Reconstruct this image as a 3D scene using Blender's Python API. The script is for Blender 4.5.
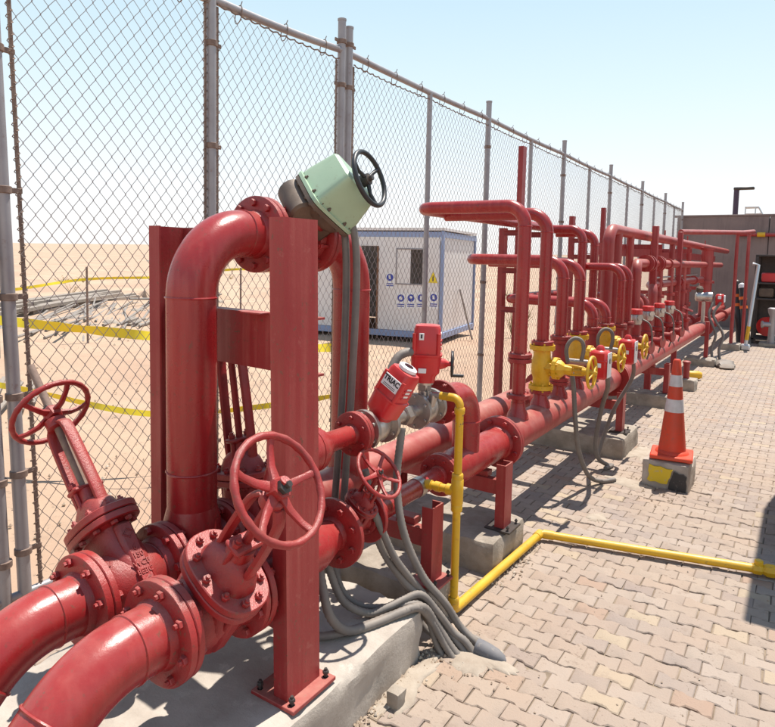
import bpy, bmesh, math, random
from mathutils import Vector, Matrix, Quaternion, noise
R = math.radians
PI = math.pi
random.seed(7)
scn = bpy.context.scene
for o in list(bpy.data.objects):
    bpy.data.objects.remove(o)
COL = scn.collection

# ------------------------------------------------------------------ camera
CAM = Vector((0, 0, 1.64))
YAW, PITCH, ROLL = 0.57864, 0.08144, 0.0220
F_PX, CX, CY = 640.0, 387.5, 310.0
fw = Vector((-math.sin(YAW)*math.cos(PITCH), math.cos(YAW)*math.cos(PITCH), -math.sin(PITCH)))
rt0 = Vector((math.cos(YAW), math.sin(YAW), 0))
up0 = rt0.cross(fw)
rt = rt0*math.cos(ROLL) + up0*math.sin(ROLL)
up = -rt0*math.sin(ROLL) + up0*math.cos(ROLL)
cam_d = bpy.data.cameras.new('camera')
cam = bpy.data.objects.new('camera', cam_d)
COL.objects.link(cam)
cam.matrix_world = Matrix(((rt.x, up.x, -fw.x, CAM.x), (rt.y, up.y, -fw.y, CAM.y), (rt.z, up.z, -fw.z, CAM.z), (0, 0, 0, 1)))
cam_d.sensor_fit = 'HORIZONTAL'
cam_d.sensor_width = 36
cam_d.lens = 36*F_PX/775
cam_d.shift_y = -(363.5-CY)/775
cam_d.clip_start = 0.05
cam_d.clip_end = 8000
scn.camera = cam

# ------------------------------------------------------------------ sky, sun, exposure
SUNV = Vector((0.05, 0.32, 1.0)).normalized()
elev = math.asin(SUNV.z)
azim = math.atan2(SUNV.x, SUNV.y)
w = bpy.data.worlds.new('World')
scn.world = w
w.use_nodes = True
wn = w.node_tree
bg = wn.nodes['Background']
sky = wn.nodes.new('ShaderNodeTexSky')
sky.sky_type = 'NISHITA'
sky.sun_disc = False
sky.sun_elevation = elev
sky.sun_rotation = azim
sky.altitude = 0
sky.air_density = 1.0
sky.dust_density = 1.0
sky.ozone_density = 1.0
# hazy desert air: the sky pales evenly towards the horizon all round
tc = wn.nodes.new('ShaderNodeTexCoord')
sep = wn.nodes.new('ShaderNodeSeparateXYZ')
wn.links.new(tc.outputs['Generated'], sep.inputs[0])
cr_ = wn.nodes.new('ShaderNodeValToRGB')
e_ = cr_.color_ramp.elements
e_[0].position, e_[0].color = 0.0, (1.0, 0.965, 0.975, 1)
e_[1].position, e_[1].color = 0.85, (0.14, 0.27, 0.50, 1)
for p_, c_ in ((0.10, (0.96, 0.975, 0.985, 1)), (0.24, (0.76, 0.91, 0.955, 1)), (0.42, (0.55, 0.77, 0.88, 1))):
    q_ = e_.new(p_)
    q_.color = c_
wn.links.new(sep.outputs[2], cr_.inputs[0])
gain = wn.nodes.new('ShaderNodeVectorMath')
gain.operation = 'SCALE'
gain.inputs[3].default_value = 5.8
wn.links.new(cr_.outputs[0], gain.inputs[0])
hz = wn.nodes.new('ShaderNodeMix')
hz.data_type = 'RGBA'
hz.inputs[0].default_value = 0.85
wn.links.new(sky.outputs[0], hz.inputs[6])
wn.links.new(gain.outputs[0], hz.inputs[7])
wn.links.new(hz.outputs[2], bg.inputs[0])
bg.inputs[1].default_value = 0.13
sun_d = bpy.data.lights.new('sun', 'SUN')
sun_d.energy = 5.0
sun_d.angle = R(0.53)
sun_d.color = (1.0, 0.95, 0.86)
sun = bpy.data.objects.new('sun', sun_d)
COL.objects.link(sun)
sun.location = (4, 8, 30)
sun.rotation_euler = SUNV.to_track_quat('Z', 'Y').to_euler()
scn.view_settings.view_transform = 'Standard'
scn.view_settings.look = 'None'
scn.view_settings.exposure = 0.55
scn.view_settings.gamma = 1
scn.view_settings.use_curve_mapping = False
scn.render.engine = 'CYCLES'

# ------------------------------------------------------------------ materials
MATS = {}
def mat(name, col, rough=0.6, metal=0.0, col2=None, nscale=6.0, namt=0.5, bump=0.0, bscale=60.0, dust=None, dust_amt=0.0,
        spots=None, spot_amt=0.0, spot_scale=18.0, coat=0.0, rand=None, island=False, spec=0.5, streak=None, streak_amt=0.0, chips=None, chip_amt=0.0, chip_scale=60.0, streak_scale=(34, 34, 1.6)):
    m = bpy.data.materials.new(name)
    m.use_nodes = True
    nt = m.node_tree
    N, L = nt.nodes, nt.links
    b = N['Principled BSDF']
    b.inputs['Roughness'].default_value = rough
    b.inputs['Metallic'].default_value = metal
    b.inputs['Specular IOR Level'].default_value = spec
    if coat:
        b.inputs['Coat Weight'].default_value = coat
        b.inputs['Coat Roughness'].default_value = 0.15
    geo = N.new('ShaderNodeNewGeometry')
    pos = geo.outputs['Position']
    def nz(scale, detail=5, rough_=0.6):
        n = N.new('ShaderNodeTexNoise')
        n.inputs['Scale'].default_value = scale
        n.inputs['Detail'].default_value = detail
        n.inputs['Roughness'].default_value = rough_
        L.new(pos, n.inputs['Vector'])
        return n.outputs['Fac']
    def ramp(src, a, b_):
        r = N.new('ShaderNodeMapRange')
        r.inputs['From Min'].default_value = a
        r.inputs['From Max'].default_value = b_
        L.new(src, r.inputs['Value'])
        return r.outputs['Result']
    def mix(fac, c1, c2):
        x = N.new('ShaderNodeMix')
        x.data_type = 'RGBA'
        if isinstance(fac, (int, float)):
            x.inputs[0].default_value = fac
        else:
            L.new(fac, x.inputs[0])
        for i, c in ((6, c1), (7, c2)):
            if isinstance(c, tuple):
                x.inputs[i].default_value = (*c, 1)
            else:
                L.new(c, x.inputs[i])
        return x.outputs[2]
    def mul(a, b_):
        x = N.new('ShaderNodeMath')
        x.operation = 'MULTIPLY'
        for i, s in ((0, a), (1, b_)):
            if isinstance(s, (int, float)):
                x.inputs[i].default_value = s
            else:
                L.new(s, x.inputs[i])
        return x.outputs[0]
    cur = col
    if rand:
        if island:
            rv = geo.outputs['Random Per Island']
        else:
            oi = N.new('ShaderNodeObjectInfo')
            rv = oi.outputs['Random']
        cr = N.new('ShaderNodeValToRGB')
        cr.color_ramp.interpolation = 'CONSTANT'
        els = cr.color_ramp.elements
        for i, (p, c) in enumerate(rand):
            e = els[i] if i < 2 else els.new(p)
            e.position = p
            e.color = (*c, 1)
        L.new(rv, cr.inputs[0])
        cur = cr.outputs[0]
    if col2:
        cur = mix(mul(ramp(nz(nscale), 0.35, 0.68), namt), cur, col2)
    if spots:
        cur = mix(mul(ramp(nz(spot_scale, 6, 0.7), 0.60, 0.68), spot_amt), cur, spots)
    if streak:
        mp = N.new('ShaderNodeMapping')
        mp.inputs['Scale'].default_value = streak_scale
        L.new(pos, mp.inputs['Vector'])
        sn = N.new('ShaderNodeTexNoise')
        sn.inputs['Scale'].default_value = 1.0
        sn.inputs['Detail'].default_value = 4
        L.new(mp.outputs[0], sn.inputs['Vector'])
        cur = mix(mul(mul(ramp(sn.outputs['Fac'], 0.45, 0.75), ramp(nz(2.2), 0.35, 0.65)), streak_amt), cur, streak)
    if chips:
        vc = nz(chip_scale, 4, 0.55)
        cur = mix(mul(mul(ramp(vc, 0.61, 0.64), ramp(nz(5.0), 0.45, 0.62)), chip_amt), cur, chips)
    if dust:
        sx = N.new('ShaderNodeSeparateXYZ')
        L.new(geo.outputs['Normal'], sx.inputs[0])
        d = mul(ramp(sx.outputs[2], 0.1, 1.0), ramp(nz(9.0), 0.2, 0.75))
        cur = mix(mul(d, dust_amt), cur, dust)
    if isinstance(cur, tuple):
        b.inputs['Base Color'].default_value = (*cur, 1)
    else:
        L.new(cur, b.inputs['Base Color'])
    if bump:
        bp = N.new('ShaderNodeBump')
        bp.inputs['Strength'].default_value = bump
        bp.inputs['Distance'].default_value = 0.01
        L.new(nz(bscale, 8, 0.7), bp.inputs['Height'])
        L.new(bp.outputs[0], b.inputs['Normal'])
    if rough > 0.12 and metal < 0.9:
        rr = N.new('ShaderNodeMapRange')
        rr.inputs['To Min'].default_value = max(0.05, rough-0.1)
        rr.inputs['To Max'].default_value = min(1, rough+0.12)
        L.new(nz(14.0), rr.inputs['Value'])
        L.new(rr.outputs[0], b.inputs['Roughness'])
    MATS[name] = m
    return m

DUST = (0.52, 0.36, 0.28)
PRIMER = (0.16, 0.055, 0.035)
mat('red', (0.335, 0.0155, 0.0175), 0.27, col2=(0.26, 0.0135, 0.017), nscale=3.2, namt=0.9, dust=DUST, dust_amt=0.19, bump=0.12, bscale=34, spots=(0.15, 0.02, 0.018), spot_amt=0.45, spot_scale=30, streak=(0.44, 0.085, 0.07), streak_amt=0.6, chips=PRIMER, chip_amt=0.7)
mat('red_far', (0.36, 0.026, 0.026), 0.38, col2=(0.26, 0.022, 0.025), nscale=2.0, namt=0.9, dust=DUST, dust_amt=0.58, bump=0.08, streak=(0.44, 0.15, 0.12), streak_amt=0.6, chips=PRIMER, chip_amt=0.6)
mat('red_steel', (0.265, 0.0165, 0.019), 0.45, col2=(0.33, 0.032, 0.032), nscale=2.2, namt=0.9, dust=DUST, dust_amt=0.40, bump=0.12, bscale=70, spots=(0.40, 0.12, 0.10), spot_amt=0.35, spot_scale=22, streak=(0.42, 0.11, 0.09), streak_amt=0.7, chips=PRIMER, chip_amt=0.9)
mat('red_cast', (0.345, 0.0175, 0.019), 0.33, col2=(0.22, 0.013, 0.016), nscale=9.0, namt=0.85, dust=DUST, dust_amt=0.28, bump=0.30, bscale=120, spots=(0.12, 0.018, 0.016), spot_amt=0.6, spot_scale=26, chips=PRIMER, chip_amt=0.8)
mat('red_bright', (0.60, 0.017, 0.021), 0.34, col2=(0.46, 0.016, 0.02), nscale=8, namt=0.7, coat=0.2, dust=DUST, dust_amt=0.3, chips=(0.25, 0.04, 0.035), chip_amt=0.7, bump=0.06)
mat('yellow', (0.70, 0.40, 0.010), 0.40, col2=(0.56, 0.30, 0.01), nscale=7, namt=0.8, dust=(0.6, 0.5, 0.3), dust_amt=0.25, bump=0.12, bscale=40, chips=(0.16, 0.11, 0.06), chip_amt=0.8, spots=(0.42, 0.2, 0.02), spot_amt=0.4, spot_scale=25)
mat('yellow_cast', (0.70, 0.40, 0.010), 0.42, col2=(0.52, 0.27, 0.01), nscale=16, namt=0.7, bump=0.2, bscale=110, spots=(0.2, 0.09, 0.02), spot_amt=0.5, spot_scale=35)
mat('galv', (0.36, 0.34, 0.35), 0.5, metal=0.35, col2=(0.28, 0.25, 0.26), nscale=5, namt=0.8, spots=(0.22, 0.12, 0.08), spot_amt=0.35, spot_scale=20, bump=0.05)
mat('rust', (0.25, 0.175, 0.14), 0.8, col2=(0.15, 0.095, 0.075), nscale=30, namt=0.8, bump=0.2)
mat('wire', (0.40, 0.365, 0.37), 0.5, metal=0.4, col2=(0.31, 0.26, 0.24), nscale=5, namt=0.8)
mat('stainless', (0.52, 0.48, 0.45), 0.34, metal=0.85, col2=(0.35, 0.32, 0.3), nscale=20, namt=0.7)
mat('dark_metal', (0.05, 0.045, 0.045), 0.5, metal=0.4, col2=(0.09, 0.07, 0.06), nscale=20, namt=0.7)
mat('brown_cast', (0.095, 0.065, 0.05), 0.55, metal=0.2, col2=(0.16, 0.11, 0.075), nscale=14, namt=0.8, dust=(0.4, 0.33, 0.27), dust_amt=0.4, bump=0.2)
mat('green', (0.34, 0.47, 0.33), 0.35, col2=(0.29, 0.40, 0.28), nscale=7, namt=0.6, dust=(0.6, 0.55, 0.42), dust_amt=0.25, spots=(0.2, 0.17, 0.1), spot_amt=0.4, spot_scale=30, bump=0.04)
mat('black_plastic', (0.018, 0.018, 0.022), 0.42, dust=(0.3, 0.25, 0.22), dust_amt=0.15)
mat('hose', (0.135, 0.12, 0.112), 0.62, col2=(0.20, 0.175, 0.155), nscale=12, namt=0.8, dust=(0.45, 0.36, 0.29), dust_amt=0.5, bump=0.1, bscale=90)
mat('grey_pvc', (0.13, 0.135, 0.155), 0.7, spec=0.3, dust=(0.40, 0.33, 0.27), dust_amt=0.35, bump=0.15, chips=(0.3, 0.26, 0.22), chip_amt=0.6)
mat('white_label', (0.78, 0.78, 0.78), 0.5)
mat('white_plastic', (0.75, 0.76, 0.78), 0.35)
mat('blue_print', (0.03, 0.05, 0.35), 0.5)
mat('black_print', (0.02, 0.02, 0.025), 0.5)
mat('glass_dark', (0.02, 0.022, 0.025), 0.08)
mat('concrete', (0.48, 0.42, 0.365), 0.9, col2=(0.35, 0.295, 0.25), nscale=5, namt=1.0, bump=0.5, bscale=55, spots=(0.60, 0.54, 0.47), spot_amt=0.6, spot_scale=9, streak=(0.34, 0.29, 0.25), streak_amt=0.5)
mat('concrete_block', (0.38, 0.32, 0.265), 0.92, col2=(0.23, 0.19, 0.15), nscale=9, namt=0.9, bump=0.6, bscale=60, spots=(0.46, 0.40, 0.33), spot_amt=0.6, spot_scale=10)
mat('cement', (0.40, 0.335, 0.27), 0.95, col2=(0.31, 0.245, 0.19), nscale=12, namt=0.9, bump=0.4, bscale=70)
PV = [(0.0, (0.315, 0.248, 0.207)), (0.22, (0.338, 0.270, 0.224)), (0.42, (0.290, 0.232, 0.202)), (0.58, (0.350, 0.284, 0.242)), (0.74, (0.325, 0.247, 0.200)),
      (0.89, (0.385, 0.305, 0.222)), (0.93, (0.32, 0.218, 0.165)), (0.965, (0.26, 0.205, 0.182))]
PK = dict(col2=(0.37, 0.275, 0.205), nscale=1.1, namt=0.65, bump=0.5, bscale=95, spots=(0.245, 0.18, 0.14), spot_amt=0.6, spot_scale=4.5, chips=(0.2, 0.148, 0.112), chip_amt=0.7)
mat('paver', (0.4, 0.33, 0.28), 0.92, rand=PV, **PK)
mat('paver_mass', (0.4, 0.33, 0.28), 0.92, rand=PV, island=True, **PK)
mat('joint_sand', (0.17, 0.125, 0.09), 1.0, col2=(0.32, 0.245, 0.175), nscale=10, namt=0.9, bump=0.5, bscale=120)
mat('sand', (0.455, 0.325, 0.225), 1.0, col2=(0.375, 0.24, 0.165), nscale=0.3, namt=1.0, bump=1.0, bscale=9, spots=(0.33, 0.225, 0.16), spot_amt=0.8, spot_scale=1.1, chips=(0.22, 0.155, 0.11), chip_amt=0.7, chip_scale=22, streak=(0.30, 0.20, 0.14), streak_amt=0.75, streak_scale=(0.25, 2.6, 1))
mat('pebble', (0.42, 0.33, 0.25), 0.95, rand=[(0, (0.45, 0.35, 0.26)), (0.5, (0.36, 0.27, 0.2)), (0.8, (0.5, 0.42, 0.34))], island=True, bump=0.3)
mat('wall', (0.25, 0.185, 0.17), 0.92, streak=(0.15, 0.11, 0.105), streak_amt=0.8, col2=(0.19, 0.14, 0.135), nscale=1.2, namt=0.9, bump=0.4, bscale=25, spots=(0.2, 0.15, 0.14), spot_amt=0.6, spot_scale=2.5)
mat('cabin_white', (0.78, 0.755, 0.75), 0.5, streak=(0.56, 0.50, 0.46), streak_amt=0.6, col2=(0.70, 0.66, 0.64), nscale=1.5, namt=0.7)
mat('cabin_blue', (0.24, 0.31, 0.50), 0.5, col2=(0.30, 0.36, 0.52), nscale=3, namt=0.7)
mat('door_brown', (0.20, 0.095, 0.05), 0.6)
mat('cone_orange', (0.70, 0.06, 0.022), 0.5, col2=(0.56, 0.075, 0.035), nscale=8, namt=0.8, streak=(0.36, 0.08, 0.05), streak_amt=0.6, chips=(0.2, 0.1, 0.07), chip_amt=0.7)
mat('cone_white', (0.70, 0.69, 0.71), 0.4, col2=(0.52, 0.48, 0.46), nscale=14, namt=0.7, streak=(0.4, 0.35, 0.32), streak_amt=0.5)
mat('paint_yellow', (0.66, 0.47, 0.02), 0.6, spots=(0.42, 0.36, 0.3), spot_amt=0.7, spot_scale=28)
mat('paint_black', (0.03, 0.028, 0.03), 0.6, spots=(0.3, 0.26, 0.23), spot_amt=0.6, spot_scale=28)
mat('tape', (0.80, 0.60, 0.02), 0.45)
mat('timber', (0.30, 0.25, 0.21), 0.85, col2=(0.22, 0.18, 0.15), nscale=6, namt=0.9)
mat('pipe_scrap', (0.20, 0.175, 0.16), 0.75, metal=0.0, col2=(0.30, 0.25, 0.21), nscale=6, namt=0.8)
mat('lamp_pole', (0.055, 0.03, 0.06), 0.5)
mat('orange_band', (0.75, 0.16, 0.02), 0.5)
mat('alu', (0.55, 0.55, 0.56), 0.4, metal=0.6)
mat('occluder', (0.5, 0.5, 0.48), 0.45, col2=(0.44, 0.43, 0.4), nscale=3, namt=0.7)
mat('gasket', (0.03, 0.02, 0.02), 0.8)
mat('dry_plant', (0.30, 0.22, 0.10), 0.9)

# ------------------------------------------------------------------ geometry helpers
def basis_from(d, hint=None):
    d = Vector(d).normalized()
    h = Vector(hint) if hint else (Vector((0, 0, 1)) if abs(d.z) < 0.9 else Vector((1, 0, 0)))
    a = h.cross(d).normalized()
    b = d.cross(a)
    return a, b, d

class G:
    def __init__(s):
        s.v = []
        s.f = []
    def add(s, vs, fs):
        o = len(s.v)
        s.v += [Vector(v) for v in vs]
        s.f += [tuple(i+o for i in f) for f in fs]
        return s
    def cbox(s, c, size, b=0.003, M=None):
        c = Vector(c)
        h = [x/2 for x in size]
        b = min(b, min(h)*0.9)
        vs = []
        idx = {}
        for sx in (-1, 1):
            for sy in (-1, 1):
                for sz in (-1, 1):
                    for ax in range(3):
                        p = [sx*(h[0]-b), sy*(h[1]-b), sz*(h[2]-b)]
                        p[ax] = (sx, sy, sz)[ax]*h[ax]
                        idx[(sx, sy, sz, ax)] = len(vs)
                        v = Vector(p)
                        vs.append(c + (M @ v if M else v))
        fs = []
        for ax in range(3):
            o1, o2 = [(1, 2), (2, 0), (0, 1)][ax]
            for sg in (-1, 1):
                q = []
                for a, d in ((-1, -1), (1, -1), (1, 1), (-1, 1)):
                    k = [0, 0, 0]
                    k[ax] = sg
                    k[o1] = a
                    k[o2] = d
                    q.append(idx[(*k, ax)])
                fs.append(tuple(q if sg > 0 else q[::-1]))
                # edges along ax
            for a in (-1, 1):
                for d in (-1, 1):
                    k0 = [0, 0, 0]
                    k1 = [0, 0, 0]
                    k0[ax], k1[ax] = -1, 1
                    for k in (k0, k1):
                        k[o1] = a
                        k[o2] = d
                    q = [idx[(*k0, o1)], idx[(*k1, o1)], idx[(*k1, o2)], idx[(*k0, o2)]]
                    fs.append(tuple(q if a*d < 0 else q[::-1]))
        for sx in (-1, 1):
            for sy in (-1, 1):
                for sz in (-1, 1):
                    t = [idx[(sx, sy, sz, i)] for i in range(3)]
                    fs.append(tuple(t if sx*sy*sz > 0 else t[::-1]))
        return s.add(vs, fs)
    def lathe(s, prof, p, d, n=28, hint=None, sx=1.0, sy=1.0, cap=True):
        """prof: list of (t, r) along direction d from p."""
        p = Vector(p)
        a, b, d = basis_from(d, hint)
        vs, fs = [], []
        for t, r in prof:
            for k in range(n):
                an = 2*PI*k/n
                vs.append(p + d*t + a*(r*sx*math.cos(an)) + b*(r*sy*math.sin(an)))
        for i in range(len(prof)-1):
            for k in range(n):
                k2 = (k+1) % n
                fs.append((i*n+k, i*n+k2, (i+1)*n+k2, (i+1)*n+k))
        if cap:
            fs.append(tuple(range(n))[::-1])
            fs.append(tuple((len(prof)-1)*n+k for k in range(n)))
        return s.add(vs, fs)
    def cyl(s, p0, p1, r, n=16, r1=None):
        p0, p1 = Vector(p0), Vector(p1)
        return s.lathe([(0, r), ((p1-p0).length, r if r1 is None else r1)], p0, p1-p0, n)
    def tube(s, pts, r, n=16, cap=True, closed=False):
        pts = [Vector(p) for p in pts]
        m = len(pts)
        rs = r if isinstance(r, (list, tuple)) else [r]*m
        def tan(i):
            if closed:
                return (pts[(i+1) % m]-pts[(i-1) % m]).normalized()
            return (pts[min(i+1, m-1)]-pts[max(i-1, 0)]).normalized()
        t0 = tan(0)
        a, b, _ = basis_from(t0)
        vs, fs = [], []
        for i in range(m):
            t = tan(i)
            q = t0.rotation_difference(t)
            a = (q @ a)
            a = (a - t*a.dot(t)).normalized()
            b = t.cross(a)
            t0 = t
            for k in range(n):
                an = 2*PI*k/n
                vs.append(pts[i] + a*(rs[i]*math.cos(an)) + b*(rs[i]*math.sin(an)))
        for i in range(m if closed else m-1):
            j = (i+1) % m
            for k in range(n):
                k2 = (k+1) % n
                fs.append((i*n+k, i*n+k2, j*n+k2, j*n+k))
        if cap and not closed:
            fs.append(tuple(range(n))[::-1])
            fs.append(tuple((m-1)*n+k for k in range(n)))
        return s.add(vs, fs)
    def torus(s, c, d, Rr, r, n=40, m=10, hint=None):
        a, b, d = basis_from(d, hint)
        c = Vector(c)
        return s.tube([c + a*(Rr*math.cos(2*PI*i/n)) + b*(Rr*math.sin(2*PI*i/n)) for i in range(n)], r, m, closed=True)
    def prism(s, poly, p, a, b, d, h):
        """2-D polygon in axes a,b extruded by h along d."""
        p, a, b, d = Vector(p), Vector(a), Vector(b), Vector(d)
        n = len(poly)
        vs = [p + a*x + b*y for x, y in poly] + [p + a*x + b*y + d*h for x, y in poly]
        fs = [tuple(range(n))[::-1], tuple(range(n, 2*n))]
        for k in range(n):
            k2 = (k+1) % n
            fs.append((k, k2, n+k2, n+k))
        return s.add(vs, fs)
    def loft(s, rings, cap=True):
        n = len(rings[0])
        vs = [v for r in rings for v in r]
        fs = []
        for i in range(len(rings)-1):
            for k in range(n):
                k2 = (k+1) % n
                fs.append((i*n+k, i*n+k2, (i+1)*n+k2, (i+1)*n+k))
        if cap:
            fs.append(tuple(range(n))[::-1])
            fs.append(tuple((len(rings)-1)*n+k for k in range(n)))
        return s.add(vs, fs)

def fillet(pts, rad, n=8):
    pts = [Vector(p) for p in pts]
    out = [pts[0]]
    rads = rad if isinstance(rad, (list, tuple)) else [rad]*(len(pts)-2)
    for i in range(1, len(pts)-1):
        u = (pts[i-1]-pts[i]).normalized()
        v = (pts[i+1]-pts[i]).normalized()
        ang = u.angle(v)
        t = rads[i-1]/math.tan(ang/2)
        bis = (u+v).normalized()
        c = pts[i] + bis*(rads[i-1]/math.sin(ang/2))
        a0 = pts[i]+u*t - c
        a1 = pts[i]+v*t - c
        q = a0.rotation_difference(a1)
        for k in range(n+1):
            out.append(c + Quaternion().slerp(q, k/n) @ a0)
    out.append(pts[-1])
    return out

def smooth_path(pts, n=8):
    pts = [Vector(p) for p in pts]
    P = [pts[0]*2-pts[1]] + pts + [pts[-1]*2-pts[-2]]
    out = []
    for i in range(1, len(P)-2):
        for k in range(n):
            t = k/n
            out.append(0.5*((2*P[i]) + (P[i+1]-P[i-1])*t + (2*P[i-1]-5*P[i]+4*P[i+1]-P[i+2])*t*t + (3*P[i]-P[i-1]-3*P[i+1]+P[i+2])*t**3))
    out.append(pts[-1])
    return out

def mesh_of(name, g, m, ang=38):
    me = bpy.data.meshes.new(name)
    me.from_pydata([tuple(v) for v in g.v], [], g.f)
    me.update()
    bm = bmesh.new()
    bm.from_mesh(me)
    bmesh.ops.recalc_face_normals(bm, faces=bm.faces)
    bm.to_mesh(me)
    bm.free()
    if ang:
        me.shade_smooth()
        me.set_sharp_from_angle(angle=R(ang))
    me.materials.append(MATS[m])
    return me

def link(name, me, parent=None):
    o = bpy.data.objects.new(name, me)
    COL.objects.link(o)
    if parent is not None:
        o.parent = parent
        if parent.parent is None and parent.type == 'EMPTY':
            o.matrix_parent_inverse = Matrix.Translation(-Vector(parent['_l'])) if '_l' in parent else Matrix()
    return o

def mk(name, g, m, parent=None, ang=38):
    return link(name, mesh_of(name, g, m, ang), parent)

def tag(o, label, cat, group=None, kind=None):
    o['label'] = label
    o['category'] = cat
    if group:
        o['group'] = group
    if kind:
        o['kind'] = kind
    return o

def thing(name, label, cat, loc=(0, 0, 0), group=None, local=False):
    """Empty at a thing's base. Parts are modelled in world coordinates unless local."""
    o = bpy.data.objects.new(name, None)
    COL.objects.link(o)
    o.empty_display_size = 0.05
    o.location = loc
    if not local:
        o['_l'] = tuple(loc)
    return tag(o, label, cat, group)

def struct(o):
    o['kind'] = 'structure'
    return o

def copy_tree(o, parent=None):
    c = o.copy()
    COL.objects.link(c)
    if parent is not None:
        c.parent = parent
    for ch in o.children:
        copy_tree(ch, c)
    return c

_bolts = {}
def bolt_mesh(r, length, m):
    k = (round(r, 4), round(length, 4), m)
    if k not in _bolts:
        g = G()
        h = r*0.95
        g.lathe([(-length/2-h, r*0.86), (-length/2-h*0.8, r), (-length/2, r), (-length/2, r*0.55), (length/2, r*0.55), (length/2, r), (length/2+h*0.8, r), (length/2+h, r*0.86),
                 (length/2+h, r*0.55), (length/2+h*1.7, r*0.5)], (0, 0, 0), (0, 0, 1), 6)
        _bolts[k] = mesh_of('bolt', g, m, 30)
    return _bolts[k]

def put_bolts(parent, c, d, rad, n, r, length, m, phase=0.5, hint=None, sx=1, sy=1):
    a, b, d = basis_from(d, hint)
    for k in range(n):
        an = 2*PI*(k+phase)/n
        o = bpy.data.objects.new('bolt', bolt_mesh(r, length, m))
        COL.objects.link(o)
        o.parent = parent
        o.location = Vector(c) + a*(rad*sx*math.cos(an)) + b*(rad*sy*math.sin(an))
        o.rotation_euler = d.to_track_quat('Z', 'Y').to_euler()

def flange(parent, c, d, od=0.145, thick=0.024, bore=0.098, n=8, m='red_cast', bolts=True, bl=None, name='flange', blind=True, seg=36):
    """one flange disc; face at c pointing along d, hub behind it; bolts pass forward through the mating flange"""
    d = Vector(d).normalized()
    g = G()
    g.lathe([(-thick*1.9, bore*0.98), (-thick*1.75, bore*1.02), (-thick, bore*1.10), (-thick+0.001, od-0.003), (-thick+0.003, od), (-0.003, od), (0, od-0.003), (0.0, od*0.72), (0.002, od*0.71)], c, d, seg)
    o = mk(name, g, m, parent)
    if bolts:
        L_ = bl if bl else thick*2+0.006
        put_bolts(o, Vector(c)+d*(L_/2-thick), d, (od+bore)/2+0.004, n, od*0.098, L_, m)
    return o

def far_flange(g, c, d, od, thick, n=20):
    d = Vector(d).normalized()
    g.lathe([(-thick/2, od), (thick/2, od)], c, d, n)

def bead(parent, c, d, r, m='red', name='weld_bead'):
    g = G()
    g.torus(c, d, r, 0.0045, 32, 6)
    return mk(name, g, m, parent)

def superellipse(c, a, b, ra, rb, n=28, p=2.8):
    c, a, b = Vector(c), Vector(a), Vector(b)
    out = []
    for k in range(n):
        t = 2*PI*k/n
        ct, st = math.cos(t), math.sin(t)
        out.append(c + a*(ra*math.copysign(abs(ct)**(2/p), ct)) + b*(rb*math.copysign(abs(st)**(2/p), st)))
    return out

def rough_box(name, lo, hi, m, parent=None, cuts=(10, 10, 4), amp=0.008, seed=0, chip=0.02):
    bm = bmesh.new()
    nx, ny, nz_ = cuts
    lo, hi = Vector(lo), Vector(hi)
    vmap = {}
    def V(i, j, k):
        key = (i, j, k)
        if key not in vmap:
            p = Vector((lo.x+(hi.x-lo.x)*i/nx, lo.y+(hi.y-lo.y)*j/ny, lo.z+(hi.z-lo.z)*k/nz_))
            ne = (i in (0, nx)) + (j in (0, ny)) + (k in (0, nz_))
            n1 = noise.noise_vector((p+Vector((seed*3.1, 0, 0)))*9)*amp + noise.noise_vector((p+Vector((0, seed*2.7, 0)))*31)*amp*0.5
            c = (lo+hi)/2
            if ne >= 2 and k != 0:
                q = (c-p)
                for ax, (ii, nn) in enumerate(((i, nx), (j, ny), (k, nz_))):
                    if ii not in (0, nn):
                        q[ax] = 0
                q = Vector([math.copysign(1, x) if abs(x) > 1e-9 else 0 for x in q])
                p = p + q*(chip*(0.35+max(0, noise.noise(p*14+Vector((seed, 0, 0))))))
            if k == 0:
                n1.z = 0
            vmap[key] = bm.verts.new(p+n1)
        return vmap[key]
    def quad(a, b, c, d):
        bm.faces.new((a, b, c, d))
    for i in range(nx):
        for j in range(ny):
            quad(V(i, j, 0), V(i, j+1, 0), V(i+1, j+1, 0), V(i+1, j, 0))
            quad(V(i, j, nz_), V(i+1, j, nz_), V(i+1, j+1, nz_), V(i, j+1, nz_))
    for i in range(nx):
        for k in range(nz_):
            quad(V(i, 0, k), V(i+1, 0, k), V(i+1, 0, k+1), V(i, 0, k+1))
            quad(V(i, ny, k), V(i, ny, k+1), V(i+1, ny, k+1), V(i+1, ny, k))
    for j in range(ny):
        for k in range(nz_):
            quad(V(0, j, k), V(0, j, k+1), V(0, j+1, k+1), V(0, j+1, k))
            quad(V(nx, j, k), V(nx, j+1, k), V(nx, j+1, k+1), V(nx, j, k+1))
    me = bpy.data.meshes.new(name)
    bmesh.ops.recalc_face_normals(bm, faces=bm.faces)
    bm.to_mesh(me)
    bm.free()
    me.shade_smooth()
    me.set_sharp_from_angle(angle=R(32))
    me.materials.append(MATS[m])
    return link(name, me, parent)

def text_mesh(txt, size, m, depth=0.0006, align='CENTER', spacing=1.0, bold=0.0):
    cu = bpy.data.curves.new('text', 'FONT')
    cu.body = txt
    cu.size = size
    cu.extrude = depth
    cu.align_x = align
    cu.align_y = 'CENTER'
    cu.space_character = spacing
    cu.offset = bold
    cu.resolution_u = 3
    o = bpy.data.objects.new('text', cu)
    COL.objects.link(o)
    dg = bpy.context.evaluated_depsgraph_get()
    me = bpy.data.meshes.new_from_object(o.evaluated_get(dg))
    bpy.data.objects.remove(o)
    me.materials.clear()
    me.materials.append(MATS[m])
    return me

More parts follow.
